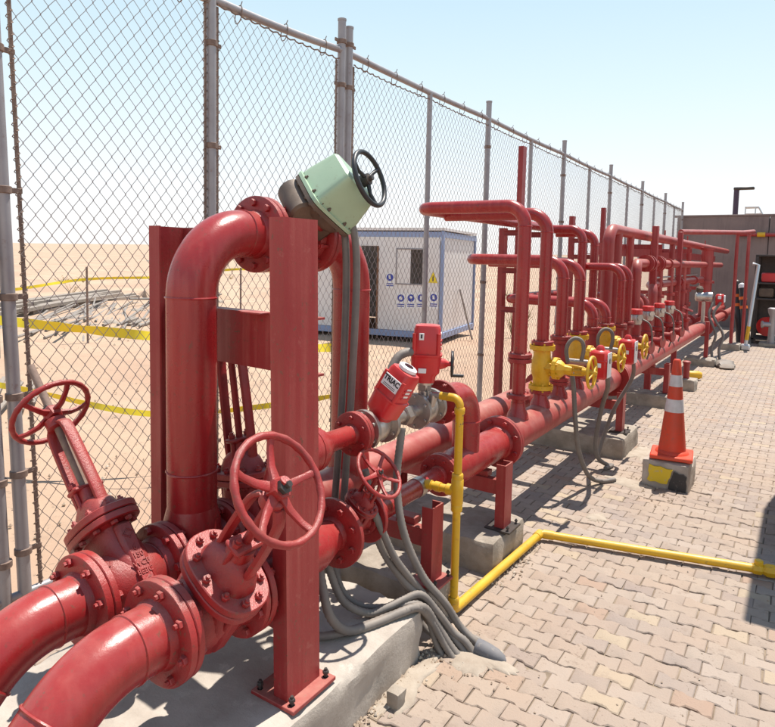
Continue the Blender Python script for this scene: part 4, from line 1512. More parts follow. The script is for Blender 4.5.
# ---- yellow gate valves with handwheels
def yellow_valve(x, y, z, label):
    t = thing('yellow_valve', label, 'valve', (x, y, z-0.15), 'yellow gate valves on the risers')
    g = G()
    g.lathe([(-0.15, 0.082), (-0.122, 0.082), (-0.119, 0.055), (-0.07, 0.056), (-0.04, 0.068), (0.04, 0.068), (0.07, 0.058), (0.115, 0.056), (0.119, 0.084), (0.15, 0.084)], (x, y, z), (0, 0, 1), 28)
    b = mk('body', g, 'yellow_cast', t, 40)
    for zz in (-0.137, 0.137):
        put_bolts(b, (x, y, z+zz), (0, 0, 1), 0.070, 6, 0.0085, 0.036, 'yellow_cast')
    g = G()
    g.lathe([(0.0, 0.062), (0.075, 0.056), (0.085, 0.06), (0.087, 0.074), (0.112, 0.074), (0.114, 0.064), (0.135, 0.058), (0.16, 0.034), (0.21, 0.028)], (x, y, z), (1, 0, 0), 8)
    bo = mk('bonnet', g, 'yellow_cast', t, 30)
    put_bolts(bo, (x+0.098, y, z), (1, 0, 0), 0.065, 6, 0.008, 0.034, 'yellow_cast')
    g = G()
    for sg in (-1, 1):
        g.tube([(x+0.15, y, z+sg*0.025), (x+0.21, y, z+sg*0.03), (x+0.29, y, z+sg*0.022)], 0.008, 8)
    g.lathe([(0.275, 0.024), (0.31, 0.024)], (x, y, z), (1, 0, 0), 12)
    g.cyl((x+0.15, y, z), (x+0.37, y, z), 0.008, 8)
    mk('yoke', g, 'yellow_cast', t)
    c = Vector((x+0.335, y, z))
    g = G()
    g.torus(c, (1, 0, 0), 0.100, 0.0105, 36, 8)
    hw = mk('handwheel', g, 'yellow', t, 60)
    for k in range(4):
        a = 0.4+PI/2*k
        g = G()
        g.tube([c+Vector((0.01, 0, 0)), c+Vector((0.008, 0.045*math.cos(a), 0.045*math.sin(a))), c+Vector((0, 0.100*math.cos(a), 0.100*math.sin(a)))], 0.0075, 8)
        mk('spoke', g, 'yellow', hw)
    g = G()
    g.lathe([(-0.02, 0.02), (0.02, 0.018), (0.03, 0.01)], c, (1, 0, 0), 8)
    mk('hub', g, 'yellow', hw)
    return t
yellow_valve(X2, 4.15, 0.93, 'yellow handwheel valve on the riser closest to the hook-shaped bend')
yellow_valve(X2, 4.94, 0.93, 'middle yellow handwheel valve, between two red motor boxes')
yellow_valve(X2, 5.76, 0.93, 'yellow handwheel valve furthest down the manifold')

def yellow_motor(x, y, z, label):
    t = thing('motor_valve', label, 'valve', (x, y, z-0.15), 'red valves with motor boxes')
    g = G()
    g.lathe([(-0.15, 0.072), (-0.125, 0.072), (-0.122, 0.045), (-0.05, 0.056), (0.05, 0.056), (0.122, 0.045), (0.125, 0.072), (0.15, 0.072)], (x, y, z), (0, 0, 1), 24)
    mk('body', g, 'red_cast', t, 40)
    g = G()
    g.cyl((x+0.04, y, z), (x+0.27, y, z), 0.022, 12)
    mk('stem_tube', g, 'stainless', t)
    g = G()
    g.cbox((x+0.285, y, z), (0.125, 0.125, 0.20), 0.018)
    g.cbox((x+0.285, y, z+0.03), (0.131, 0.131, 0.012), 0.004)
    mk('motor_box', g, 'red_bright', t)
    g = G()
    g.cbox((x+0.3505, y, z), (0.006, 0.10, 0.175), 0.004)
    fc = mk('cover', g, 'white_plastic', t)
    g = G()
    g.lathe([(0, 0.02), (0.004, 0.019)], (x+0.3535, y, z+0.03), (1, 0, 0), 16)
    mk('window', g, 'glass_dark', fc)
    g = G()
    g.cbox((x+0.295, y-0.0635, z+0.0), (0.03, 0.003, 0.03), 0.001)
    mk('label_plate', g, 'white_label', t)
    g = G()
    g.lathe([(0, 0.03), (0.02, 0.028), (0.035, 0.016)], (x+0.285, y, z+0.099), (0, 0, 1), 14)
    mk('indicator_dome', g, 'red_bright', t)
    return t
yellow_motor(X2, 4.53, 0.93, 'red valve with a red and white motor box beside the first yellow handwheel')
yellow_motor(X2, 5.35, 0.93, 'red valve with a red and white motor box beside the middle yellow handwheel')
# hose loops of the manifold
hose([(-1.36, 4.40, 0.94), (-1.375, 4.40, 1.02), (-1.36, 4.41, 1.08), (-1.325, 4.43, 1.11), (-1.285, 4.45, 1.09), (-1.272, 4.46, 1.03), (-1.285, 4.46, 0.95)], 0.014, 'grey hose loop standing over the first motor box')
hose([(-1.36, 5.20, 0.94), (-1.375, 5.20, 1.02), (-1.36, 5.21, 1.08), (-1.325, 5.23, 1.11), (-1.285, 5.25, 1.09), (-1.272, 5.26, 1.03), (-1.285, 5.26, 0.95)], 0.014, 'grey hose loop standing over the second motor box')
hose([(-1.33, 4.36, 0.93), (-1.30, 4.35, 0.80), (-1.285, 4.38, 0.56), (-1.276, 4.46, 0.32), (-1.245, 4.62, 0.10), (-1.19, 4.76, 0.022), (-1.11, 4.87, 0.018)], 0.0165, 'grey conduit hose running from the first motor box down onto the pavers')
hose([(-1.13, 4.56, 0.86), (-1.16, 4.72, 0.74), (-1.22, 4.88, 0.62), (-1.258, 4.95, 0.50), (-1.300, 5.00, 0.258), (-1.290, 5.05, 0.11), (-1.245, 5.15, 0.035), (-1.215, 5.21, 0.018), (-1.24, 5.10, 0.018)], 0.0165, 'grey conduit hose hanging beside the block and curling on the ground')
hose([(-1.13, 5.38, 0.86), (-1.15, 5.45, 0.70), (-1.26, 5.40, 0.45), (-1.33, 5.36, 0.2), (-1.36, 5.30, 0.02)], 0.0155, 'grey conduit hose dropping behind the block beside the cone')

# ---- top header and its uprights
XH = -1.80
hd = thing('header_pipe', 'long dusty red overhead header pipe with a yellow band', 'pipe', (XH, 12, 0.6), 'overhead header pipes')
path = fillet([(XH, 7.05, Z1+0.05), (XH, 7.05, 2.00), (XH, 18.9, 2.00)], 0.17, 12)
g = G()
g.tube(path, 0.062, 26)
mk('pipe', g, 'red_far', hd, 60)
g = G()
g.lathe([(-0.03, 0.0635), (0.03, 0.0635)], (XH, 9.05, 2.0), (0, 1, 0), 26)
mk('yellow_band', g, 'yellow', hd)
g = G()
g.cyl((XH, 7.40, Z1+0.05), (XH, 7.40, 1.97), 0.060, 24)
mk('upright', g, 'red_far', hd)
for y in (10.1, 12.2, 14.5):
    g = G()
    g.cyl((XH+0.02, y, 2.05), (XH+0.02, y, 2.13), 0.012, 8)
    mk('nipple', g, 'red_far', hd)
hc = thing('header_pipe', 'red middle header pipe with bulky flanges below the overhead header', 'pipe', (XH, 12, 0.6), 'overhead header pipes')
path = fillet([(-1.62, 7.62, Z1+0.1), (-1.62, 7.62, 1.64), (-1.66, 7.85, 1.64), (-1.68, 16.5, 1.64)], [0.12, 0.05], 10)
g = G()
g.tube(path, 0.055, 22)
mk('pipe', g, 'red_far', hc, 60)
for y in (8.3, 8.45, 8.95, 9.08, 9.8):
    g = G()
    far_flange(g, (-1.664, y, 1.64), (0, 1, 0), 0.105 if y < 9.5 else 0.075, 0.035, 24)
    mk('flange', g, 'red_far', hc)
hd2 = thing('header_pipe', 'red lower header pipe bending down behind the grey valve heads', 'pipe', (XH, 11, 0.6), 'overhead header pipes')
path = fillet([(-1.62, 8.62, Z1+0.1), (-1.62, 8.62, 1.36), (-1.70, 8.85, 1.36), (-1.70, 13.6, 1.36)], [0.12, 0.05], 10)
g = G()
g.tube(path, 0.055, 22)
mk('pipe', g, 'red_far', hd2, 60)
for y in (9.3, 11.0, 12.6):
    g = G()
    far_flange(g, (-1.70, y, 1.36), (0, 1, 0), 0.08, 0.03, 22)
    mk('flange', g, 'red_far', hd2)
g = G()
g.cyl((-1.66, 8.75, 1.455), (-1.70, 13.0, 1.455), 0.014, 8)
mk('thin_line', g, 'stainless', hd2)
for i, y in enumerate((7.85, 8.15)):
    t = thing('riser_pipe', ['slim red riser bending towards the fence behind the first grey valve head', 'slim red riser bending towards the fence behind the second grey valve head'][i], 'pipe', (-1.62, y, 0.6), 'red riser pipes on the manifold')
    g = G()
    g.tube(fillet([(-1.60, y, Z1+0.08), (-1.60, y, 1.25), (-2.1, y, 1.25)], 0.11, 10), 0.036, 20)
    mk('pipe', g, 'red_far', t, 60)
    g = G()
    g.lathe([(-0.012, 0.066), (0.012, 0.066)], (-1.60, y, 0.95), (0, 0, 1), 20)
    mk('flange', g, 'red_far', t)
for i, (x, y, zt_, r_, lab) in enumerate((
        (XH, 8.05, 1.97, 0.045, 'red upright pipe under the overhead header, first past the header bend'),
        (XH, 9.45, 1.97, 0.045, 'red upright pipe under the overhead header, beside the bulky flanges'),
        (XH, 10.9, 1.97, 0.045, 'red upright pipe under the overhead header, midway along the rack'),
        (XH, 12.6, 1.97, 0.045, 'red upright pipe under the overhead header, short of the fat upright'),
        (-1.665, 9.25, 1.62, 0.04, 'red upright pipe under the middle header by the last grey valve head'),
        (-1.67, 10.1, 1.62, 0.04, 'red upright pipe under the middle header by the small hand valves'),
        (-1.675, 11.3, 1.62, 0.04, 'red upright pipe under the middle header near the goalpost'),
        (-1.70, 10.6, 1.34, 0.04, 'red upright pipe under the lower header behind the goalpost'),
        (-1.70, 11.9, 1.34, 0.04, 'red upright pipe under the lower header by the far motor valve'))):
    t = thing('riser_pipe', lab, 'pipe', (x, y, Z1), 'red riser pipes on the manifold')
    g = G()
    g.cyl((x, y, Z1+0.05), (x, y, zt_), r_, 16)
    mk('pipe', g, 'red_far', t)
    for z in (0.95, 1.2):
        g = G()
        g.lathe([(-0.02, r_+0.03), (0.02, r_+0.03)], (x, y, z), (0, 0, 1), 18)
        mk('flange', g, 'red_cast', t)
for i, (y, z, lab) in enumerate(((8.95, 1.86, 'red cross bar of the rack above the bulky flanges'), (10.35, 1.20, 'low red cross bar of the rack behind the hand valves'), (11.5, 1.86, 'red cross bar of the rack above the goalpost'), (13.2, 1.20, 'low red cross bar of the rack near the fat upright'))):
    t = thing('cross_bar', lab, 'beam', (-1.9, y, z), 'red cross bars of the rack')
    g = channel((-2.14, y, z), (-1.60, y, z), 0.06, 0.035, (0, 1, 0), (0, 0, 1), 0.005)
    mk('bar', g, 'red_steel', t, 20)
t = thing('vertical_vessel', 'fat upright red pipe joining the headers near the far motor valve', 'pipe', (-1.64, 13.9, 0.6))
g = G()
g.lathe([(0.55, 0.11), (1.92, 0.11), (1.925, 0.14), (1.96, 0.14)], (-1.66, 13.95, 0), (0, 0, 1), 26)
mk('shell', g, 'red_far', t)
g = G()
g.lathe([(1.28, 0.15), (1.33, 0.15)], (-1.66, 13.95, 0), (0, 0, 1), 26)
mk('band', g, 'red_far', t)
t = thing('rack_beam', 'long dark red steel channel carried on the rack posts below the overhead header', 'beam', (-2.05, 12, 1.7))
g = channel((-2.05, 7.3, 1.80), (-2.05, 18.8, 1.80), 0.14, 0.05, (-1, 0, 0), (0, 0, 1))
mk('beam', g, 'red_steel', t, 20)

# ---- rack posts
def rack_post(x, y, top, label, arms=(), w=0.085, sx=0.05):
    t = thing('rack_post', label, 'post', (x, y, 0), 'red steel rack posts')
    g = channel((x, y, -0.02), (x, y, top), w, sx, (-1, 0, 0), (0, 1, 0), 0.007)
    mk('post', g, 'red_steel', t, 20)
    for z, l in arms:
        g = channel((x, y-w/2-0.002, z), (x+l, y-w/2-0.002, z), 0.05, 0.03, (0, -1, 0), (0, 0, 1), 0.005)
        mk('arm', g, 'red_steel', t, 20)
    g = G()
    g.cbox((x-0.025, y, 0.006), (0.16, 0.16, 0.012), 0.002)
    mk('base_plate', g, 'red_steel', t)
    return t
rack_post(-2.30, 5.45, 1.93, 'red rack post with three arms behind the mid-height risers', ((1.885, 0.22), (1.55, 0.22), (1.20, 0.22)))
rack_post(-2.31, 5.86, 2.72, 'tallest red rack post standing above the first riser arm', ((1.885, 0.22),))
rack_post(-2.31, 7.48, 2.17, 'red rack post behind the bends at the start of the rack beam', ((1.885, 0.22), (1.70, 0.25)))
rack_post(-2.31, 8.82, 2.37, 'red rack post rising above the overhead header start', ((1.70, 0.25),))
rack_post(-2.12, 11.2, 1.73, 'red rack post under the middle of the rack beam', ())
rack_post(-2.12, 14.0, 1.73, 'red rack post under the rack beam near the fat upright pipe', ())
rack_post(-2.12, 17.2, 1.73, 'red rack post under the rack beam end near the wall', ())
def round_post(x, y, top, r, label):
    t = thing('stand_post', label, 'post', (x, y, 0), 'slim red square posts')
    g = G()
    g.cbox((x, y, top/2), (r*2, r*2, top), 0.004)
    mk('post', g, 'red_steel', t)
    g = G()
    g.cbox((x, y, 0.006), (0.15, 0.15, 0.012), 0.002)
    mk('base_plate', g, 'red_steel', t)
round_post(-1.64, 8.68, 2.115, 0.037, 'slim red square post in front of the headers, second valve head beside it')

# ---- grey valve heads with red caps
def head_valve(y, label, z0=Z2+0.1):
    t = thing('valve_head', label, 'valve', (X2, y, z0), 'grey valve heads with red caps')
    g = G()
    g.lathe([(z0-0.03, 0.075), (z0+0.02, 0.07), (z0+0.05, 0.05), (z0+0.15, 0.05), (z0+0.17, 0.08), (z0+0.21, 0.08), (z0+0.22, 0.055), (z0+0.33, 0.055)], (X2, y, 0), (0, 0, 1), 20)
    g.lathe([(0, 0.045), (0.16, 0.045), (0.165, 0.065), (0.19, 0.065)], (X2, y, z0+0.11), (1, -0.3, 0), 16)
    mk('body', g, 'red_cast', t)
    g = G()
    g.lathe([(z0+0.33, 0.05), (z0+0.36, 0.062), (z0+0.43, 0.062), (z0+0.44, 0.054)], (X2, y, 0), (0, 0, 1), 14)
    g.lathe([(0, 0.03), (0.02, 0.03)], (X2+0.05, y-0.055, z0+0.41), (0.6, -0.8, 0), 10)
    mk('head', g, 'stainless', t)
    g = G()
    g.lathe([(z0+0.44, 0.064), (z0+0.485, 0.064), (z0+0.495, 0.055)], (X2, y, 0), (0, 0, 1), 14)
    mk('cap', g, 'red_bright', t)
    g = G()
    g.tube(smooth_path([(X2+0.06, y-0.05, z0+0.4), (X2+0.16, y-0.08, z0+0.34), (X2+0.18, y-0.06, z0+0.15), (X2+0.13, y, z0-0.02)], 6), 0.009, 8)
    mk('impulse_tube', g, 'hose', t)
head_valve(6.95, 'grey valve head with red cap closest to the yellow valves')
head_valve(7.55, 'grey valve head with red cap, second from the yellow valves')
head_valve(8.20, 'grey valve head with red cap, third from the yellow valves')
head_valve(8.85, 'grey valve head with red cap furthest from the yellow valves')
for i, (y, lab) in enumerate(((9.6, 'small red hand valve on the main beyond the grey heads'), (10.3, 'second small red hand valve on the main beyond the grey heads'))):
    t = thing('hand_valve', lab, 'valve', (X2, y, 0.67), 'small red hand valves')
    g = G()
    g.lathe([(0.64, 0.06), (0.72, 0.04), (0.80, 0.04), (0.82, 0.062), (0.85, 0.062), (0.86, 0.03), (0.98, 0.02)], (X2, y, 0), (0, 0, 1), 16)
    mk('body', g, 'red_cast', t)
    g = G()
    g.torus((X2+0.02, y, 0.98), (0.4, 0, 1), 0.07, 0.009, 20, 6)
    g.cyl((X2-0.05, y, 1.0), (X2+0.09, y, 0.955), 0.008, 6)
    g.cyl((X2+0.02, y-0.07, 0.98), (X2+0.02, y+0.07, 0.98), 0.008, 6)
    mk('handwheel', g, 'red_cast', t)

# ---- far motor valve cluster
t = thing('far_motor_valve', 'far grey ball valve with a red and white motor and drooping hoses', 'valve', (X2, 12.0, 0.13))
g = G()
g.lathe([(0, 0.03), (0.36, 0.03)], (X2+0.02, 12.0, 0.66), (0, 0, 1), 14)
g.lathe([(-0.14, 0.05), (-0.12, 0.085), (-0.05, 0.085), (0, 0.07), (0.05, 0.085), (0.12, 0.085), (0.14, 0.05)], (X2+0.02, 12.0, 1.10), (1, 0.2, 0), 14)
mk('body', g, 'stainless', t)
g = G()
g.cbox((X2+0.26, 12.02, 1.06), (0.13, 0.13, 0.19), 0.02)
mk('motor_box', g, 'red_bright', t)
g = G()
g.cbox((X2+0.33, 12.0, 1.08), (0.02, 0.10, 0.12), 0.006)
g.cbox((X2+0.26, 11.95, 1.10), (0.05, 0.012, 0.05), 0.002)
mk('cover', g, 'white_plastic', t)
g = G()
g.lathe([(0, 0.05), (0.08, 0.06), (0.12, 0.03)], (X2-0.06, 12.0, 1.16), (0.1, 0, 1), 12)
mk('indicator', g, 'brown_cast', t)
for k, dx in enumerate((0.05, 0.16)):
    g = G()
    g.tube(smooth_path([(X2+0.12+dx, 11.95, 1.02), (X2+0.10+dx*0.6, 11.85, 0.8), (X2+0.20+dx, 11.8, 0.5), (X2+0.16+dx, 11.75, 0.25), (X2+0.2+dx, 11.7, 0.02)], 6), 0.022, 8)
    mk('hose', g, 'hose', t, 60)
t = thing('pipe_support', 'red square post under the main beside the far motor valve', 'support', (-1.30, 11.6, 0.12), 'red steel pipe supports')
g = G()
g.cbox((-1.31, 11.55, 0.42), (0.06, 0.06, 0.60), 0.004)
mk('post', g, 'red_steel', t)
t = thing('post_stub', 'short red capped post stub standing on the small concrete cube', 'post', (-1.25, 9.12, 0.15))
g = G()
g.lathe([(0.14, 0.04), (0.34, 0.04), (0.345, 0.05), (0.37, 0.05), (0.38, 0.03)], (-1.25, 9.12, 0), (0, 0, 1), 14)
mk('post', g, 'red_steel', t)
t = thing('rag_heap', 'crumpled grey-brown sacking heap on the ground by the far footing', 'sacking', (-1.05, 11.6, 0))
lump('sacking', (-1.03, 11.65, 0.04), (0.16, 0.3, 0.07), 'hose', None, None, 3, None, t)
lump('fold', (-0.98, 11.4, 0.03), (0.12, 0.14, 0.05), 'timber', None, None, 5, None, t)
t = thing('ground_fitting', 'yellow pipe fitting lying under the main near the small concrete cube', 'fitting', (-1.3, 9.9, 0))
g = G()
g.lathe([(-0.12, 0.04), (-0.08, 0.06), (0.08, 0.06), (0.12, 0.04)], (-1.28, 9.95, 0.07), (1, 0.4, 0), 12)
mk('fitting', g, 'yellow_cast', t)

# ---- red pipe frame (goalpost) at the end of the manifold
t = thing('goalpost', 'tall red goalpost frame of thin pipe at the far end of the manifold', 'frame', (-1.3, 12.5, 0))
A0, A1 = Vector((-1.64, 10.58, 2.126)), Vector((-1.08, 14.0, 2.27))
g = G()
g.cbox((-1.64, 10.58, 1.063), (0.075, 0.075, 2.126), 0.006)
mk('post', g, 'red_steel', t)
g = G()
g.tube([A0, A1, A1+Vector((0.12, 0.9, 0.06))], 0.04, 12)
mk('top_pipe', g, 'red_far', t, 60)
g = G()
g.cyl((-1.165, 14.02, 0.12), (-1.165, 14.0, 2.25), 0.032, 12)
mk('post', g, 'red_steel', t)
g = G()
g.cyl((-1.02, 14.7, -0.02), (-1.02, 14.7, 2.30), 0.032, 12)
mk('post', g, 'red_steel', t)

# ---- pipe along the end wall
t = thing('wall_pipe', 'thin red pipe with a yellow joint clipped along the end wall', 'pipe', (0.5, 19.15, 2.4))
g = G()
g.tube([(-1.6, 19.15, 2.45), (4.5, 19.15, 2.41)], 0.05, 12)
mk('pipe', g, 'red_far', t, 60)
g = G()
g.lathe([(-0.09, 0.062), (0.09, 0.062)], (-1.06, 19.15, 2.446), (1, 0, 0), 14)
mk('joint', g, 'yellow', t)

# ==================================================================== YARD THINGS
# traffic cone on painted block
blk = thing('painted_block', 'rough concrete block with yellow and black paint under the cone', 'concrete block', (-0.78, 5.1, 0))
rough_box('block', (-0.945, 4.945, -0.02), (-0.615, 5.285, 0.20), 'concrete', blk, cuts=(9, 9, 6), amp=0.010, seed=21, chip=0.022)
g = G()
g.prism([(-0.898, 0.050), (-0.875, 0.038), (-0.84, 0.046), (-0.80, 0.036), (-0.760, 0.040), (-0.752, 0.075), (-0.741, 0.095), (-0.735, 0.130), (-0.726, 0.152), (-0.77, 0.150), (-0.81, 0.162), (-0.85, 0.156), (-0.888, 0.168), (-0.893, 0.120), (-0.884, 0.09)], (0, 4.934, 0), (1, 0, 0), (0, 0, 1), (0, 1, 0), 0.03)
mk('yellow_paint', g, 'paint_yellow', blk)
g = G()
g.prism([(-0.752, 0.004), (-0.70, 0.0), (-0.66, 0.006), (-0.634, 0.0), (-0.63, 0.05), (-0.637, 0.08), (-0.632, 0.112), (-0.655, 0.132), (-0.68, 0.128), (-0.70, 0.140), (-0.720, 0.143), (-0.730, 0.10), (-0.744, 0.06)], (0, 4.933, 0), (1, 0, 0), (0, 0, 1), (0, 1, 0), 0.03)
mk('black_paint', g, 'paint_black', blk)
cn = thing('traffic_cone', 'orange traffic cone with two white bands standing on the painted block', 'cone', (-0.76, 5.10, 0.20))
cz = 0.205
cc = Vector((-0.765, 5.105, 0))
g = G()
g.cbox(cc+Vector((0, 0, cz+0.018)), (0.29, 0.29, 0.032), 0.008, Matrix.Rotation(0.12, 3, 'Z'))
mk('base', g, 'cone_orange', cn)
def cr(h):
    return 0.098-(0.098-0.030)*h/0.66
prev = None
H0 = cz+0.034
for nm, h0, h1, m_ in (('cone_section', 0.0, 0.31, 'cone_orange'), ('white_band', 0.31, 0.405, 'cone_white'), ('cone_section', 0.405, 0.50, 'cone_orange'), ('white_band', 0.50, 0.585, 'cone_white'), ('cone_section', 0.585, 0.70, 'cone_orange')):
    ex = 0.0012 if 'band' in nm else 0
    pr = [(h0, cr(h0)+ex), (h1, cr(h1)+ex)]
    if h0 == 0:
        pr = [(0, 0.118), (0.012, 0.112), (0.022, cr(0.02))] + pr[1:]
    if h1 == 0.70:
        pr = [(h0, cr(h0)), (0.69, cr(0.69)), (0.70, cr(0.7)-0.006)]
    g = G()
    g.lathe(pr, cc+Vector((0, 0, H0)), (0, 0, 1), 32)
    mk(nm, g, m_, cn)

# added unseen box right of the frame, placed to cast shade on the pavers
occ = thing('unseen_occluder', 'added grey steel box with doors, unseen at the right, placed to shade the pavers', 'occluder', (0.5, 5.0, 0))
g = G()
g.cbox((0.57, 5.08, 1.53), (1.14, 1.66, 2.94), 0.01)
mk('housing', g, 'occluder', occ)
g = G()
g.cbox((0.57, 5.08, 0.03), (1.08, 1.60, 0.08), 0.004)
mk('plinth', g, 'dark_metal', occ)
for k in (-1, 1):
    g = G()
    g.cbox((-0.004, 5.08+k*0.405, 1.35), (0.010, 0.78, 2.3), 0.004)
    d = mk('door', g, 'occluder', occ)
    g = G()
    g.cbox((-0.015, 5.08+k*0.06, 1.15), (0.02, 0.02, 0.14), 0.004)
    mk('handle', g, 'dark_metal', d)

# far right: striped poles, leaning pole, rack
for i, (x, y, tx, ty, lab) in enumerate(((-1.07, 15.0, -1.22, 15.15, 'black pole with orange bands leaning behind the red frame, darker cap'), (-0.93, 14.8, -1.12, 15.0, 'black pole with orange bands and a white cap leaning by the red frame'))):
    t = thing('striped_pole', lab, 'pole', (x, y, 0), 'black poles with orange bands')
    p0, p1 = Vector((x, y, -0.02)), Vector((tx, ty, 1.28 if i else 1.34))
    d = (p1-p0)
    L_ = d.length
    g = G()
    g.lathe([(0, 0.085), (0.04, 0.075), (L_-0.1, 0.062), (L_-0.02, 0.055)], p0, d, 16)
    mk('pole', g, 'black_plastic', t)
    g = G()
    g.lathe([(L_-0.10, 0.066), (L_-0.03, 0.062), (L_, 0.03)], p0, d, 16)
    mk('cap', g, 'white_plastic' if i else 'dark_metal', t)
    for h in (0.60, 0.74):
        g = G()
        g.lathe([(L_*h, 0.074), (L_*h+0.06, 0.073)], p0, d, 16)
        mk('orange_band', g, 'orange_band', t)
t = thing('leaning_pole', 'pale grey steel pole with a short top arm, leaning beside the dark rack', 'pole', (-0.88, 14.2, 0))
g = G()
g.tube([(-0.92, 14.15, 0.05), (-0.80, 14.3, 1.66), (-0.90, 14.3, 1.68)], 0.032, 10)
mk('pole', g, 'alu', t)
g = G()
g.cbox((-0.92, 14.15, 0.06), (0.16, 0.16, 0.12), 0.02)
mk('foot', g, 'alu', t)
g = G()
g.lathe([(0.15, 0.036), (0.42, 0.036)], (-0.92, 14.15, 0.05), (0.12, 0.15, 1.61), 10)
mk('sleeve', g, 'yellow', t)
rk = thing('equipment_rack', 'dark steel open rack holding red fire gear against the end wall', 'rack', (-0.2, 15.8, 0))
for x in (-0.90, 0.5):
    for y in (15.55, 16.3):
        g = G()
        g.cbox((x, y, 0.93), (0.06, 0.06, 1.86), 0.004)
        mk('upright', g, 'dark_metal', rk)
for z in (0.10, 0.95, 1.28, 1.86):
    g = G()
    g.cbox((-0.2, 15.925, z), (1.46, 0.81, 0.035), 0.004)
    mk('shelf', g, 'dark_metal', rk)
g = G()
g.cbox((-0.2, 16.34, 1.0), (1.4, 0.02, 1.7), 0.003)
mk('back_panel', g, 'dark_metal', rk)
def gear(name, g, m, label, cat):
    tag(mk(name, g, m), label, cat)
g = G()
g.lathe([(0, 0.20), (0.03, 0.20), (0.03, 0.09), (0.12, 0.09), (0.12, 0.20), (0.15, 0.20)], (-0.66, 15.6, 0.37), (0.4, 1, 0), 22)
gear('hose_reel', g, 'red_bright', 'red hose reel on the bottom shelf of the dark rack', 'hose reel')
g = G()
g.cbox((-0.66, 15.75, 1.40), (0.30, 0.30, 0.20), 0.02)
gear('red_case', g, 'red_bright', 'red case on the upper shelf of the dark rack', 'case')
g = G()
g.cbox((-0.70, 15.72, 1.08), (0.26, 0.26, 0.20), 0.02)
gear('dark_case', g, 'brown_cast', 'brown case on the middle shelf of the dark rack', 'case')
t = thing('equipment_stand', 'grey equipment stand in front of the dark rack', 'stand', (-0.52, 15.2, 0))
g = G()
g.lathe([(0, 0.14), (0.03, 0.14), (0.06, 0.07), (0.62, 0.05), (0.70, 0.085), (0.78, 0.095), (0.80, 0.06)], (-0.54, 15.2, 0), (0, 0, 1), 18)
mk('column', g, 'galv', t)
g = G()
g.lathe([(0, 0.05), (0.16, 0.05), (0.165, 0.075), (0.19, 0.075)], (-0.54, 15.2, 0.45), (-1, -0.3, 0), 14)
mk('outlet', g, 'galv', t)
g = G()
g.cbox((0.0, 15.3, 0.035), (1.5, 0.5, 0.07), 0.01)
tag(mk('concrete_step', g, 'concrete_block'), 'low concrete step in front of the dark rack', 'step')

# lamp post and rail beyond the wall
t = thing('lamp_post', 'dark lamp post with a short arm rising behind the end wall', 'lamp post', (-2.2, 25, 0))
g = G()
g.cyl((-2.2, 25, -0.1), (-2.2, 25, 4.22), 0.085, 12)
mk('pole', g, 'lamp_pole', t)
g = G()
g.cbox((-1.98, 25, 4.25), (0.62, 0.2, 0.09), 0.02)
mk('lamp_head', g, 'dark_metal', t)
t = thing('roof_railing', 'thin white railing seen above the end wall', 'railing', (-1.6, 25, 0))
P_ = [(-1.92, 25, 3.62), (-1.52, 25, 3.62), (-1.3, 25, 3.2)]
g = G()
g.tube(P_, 0.025, 8)
g.tube([(-1.92, 25.4, 3.62), (-1.52, 25.4, 3.62), (-1.3, 25.4, 3.2)], 0.025, 8)
g.tube([(-1.90, 25, 3.40), (-1.42, 25, 3.40)], 0.02, 8)
mk('rail', g, 'alu', t)
for x in (-1.90, -1.6):
    g = G()
    g.cyl((x, 25, -0.1), (x, 25, 3.62), 0.02, 8)
    mk('stanchion', g, 'alu', t)

# ==================================================================== BEYOND THE FENCE
# portable cabin
C0 = Vector((-6.06, 11.26, -0.06))
e1 = Vector((-0.982, -0.19, 0)).normalized()
e2 = Vector((-e1.y*-1*-1, 0, 0))
e2 = Vector((e1.y, -e1.x, 0))
if e2.y < 0:
    e2 = -e2
ez = Vector((0, 0, 1))
W1, W2, HC = 3.7, 2.5, 2.32
cb = thing('portable_cabin', 'white portable cabin with blue trim standing on the sand beyond the fence', 'cabin', tuple(C0))
MC = Matrix([[e1.x, e2.x, 0], [e1.y, e2.y, 0], [0, 0, 1]])
def cbx(name, s0, s1, d0, d1, z0, z1, m, parent=cb, b=0.004):
    g = G()
    g.cbox(C0 + e1*((s0+s1)/2) + e2*((d0+d1)/2) + ez*((z0+z1)/2), (s1-s0, d1-d0, z1-z0), b, MC)
    return mk(name, g, m, parent)
# front wall in pieces around the door and window
zb, zt = 0.22, 2.12
cbx('wall', 0.08, 0.41, 0.0, 0.06, zb, zt, 'cabin_white')
cbx('wall', 0.41, 1.0, 0.0, 0.06, zb, 1.16, 'cabin_white')
cbx('wall', 0.41, 1.0, 0.0, 0.06, 1.90, zt, 'cabin_white')
cbx('wall', 1.0, 1.39, 0.0, 0.06, zb, zt, 'cabin_white')
cbx('wall', 1.39, 1.80, 0.0, 0.06, 1.94, zt, 'cabin_white')
cbx('wall', 1.80, W1, 0.0, 0.06, zb, zt, 'cabin_white')
for k in range(6):
    cbx('side_panel', 0.02, 0.07, 0.08+k*(W2-0.16)/6, 0.08+(k+1)*(W2-0.16)/6-0.008, zb, zt, 'cabin_white')
cbx('wall', 0.1, W1, W2-0.06, W2, zb, zt, 'cabin_white')
cbx('wall', W1-0.06, W1, 0.06, W2-0.06, zb, zt, 'cabin_white')
cbx('floor', 0.08, W1-0.07, 0.07, W2-0.07, 0.16, 0.2, 'door_brown')
cbx('roof', -0.02, W1+0.02, -0.02, W2+0.02, HC-0.06, HC, 'cabin_white')
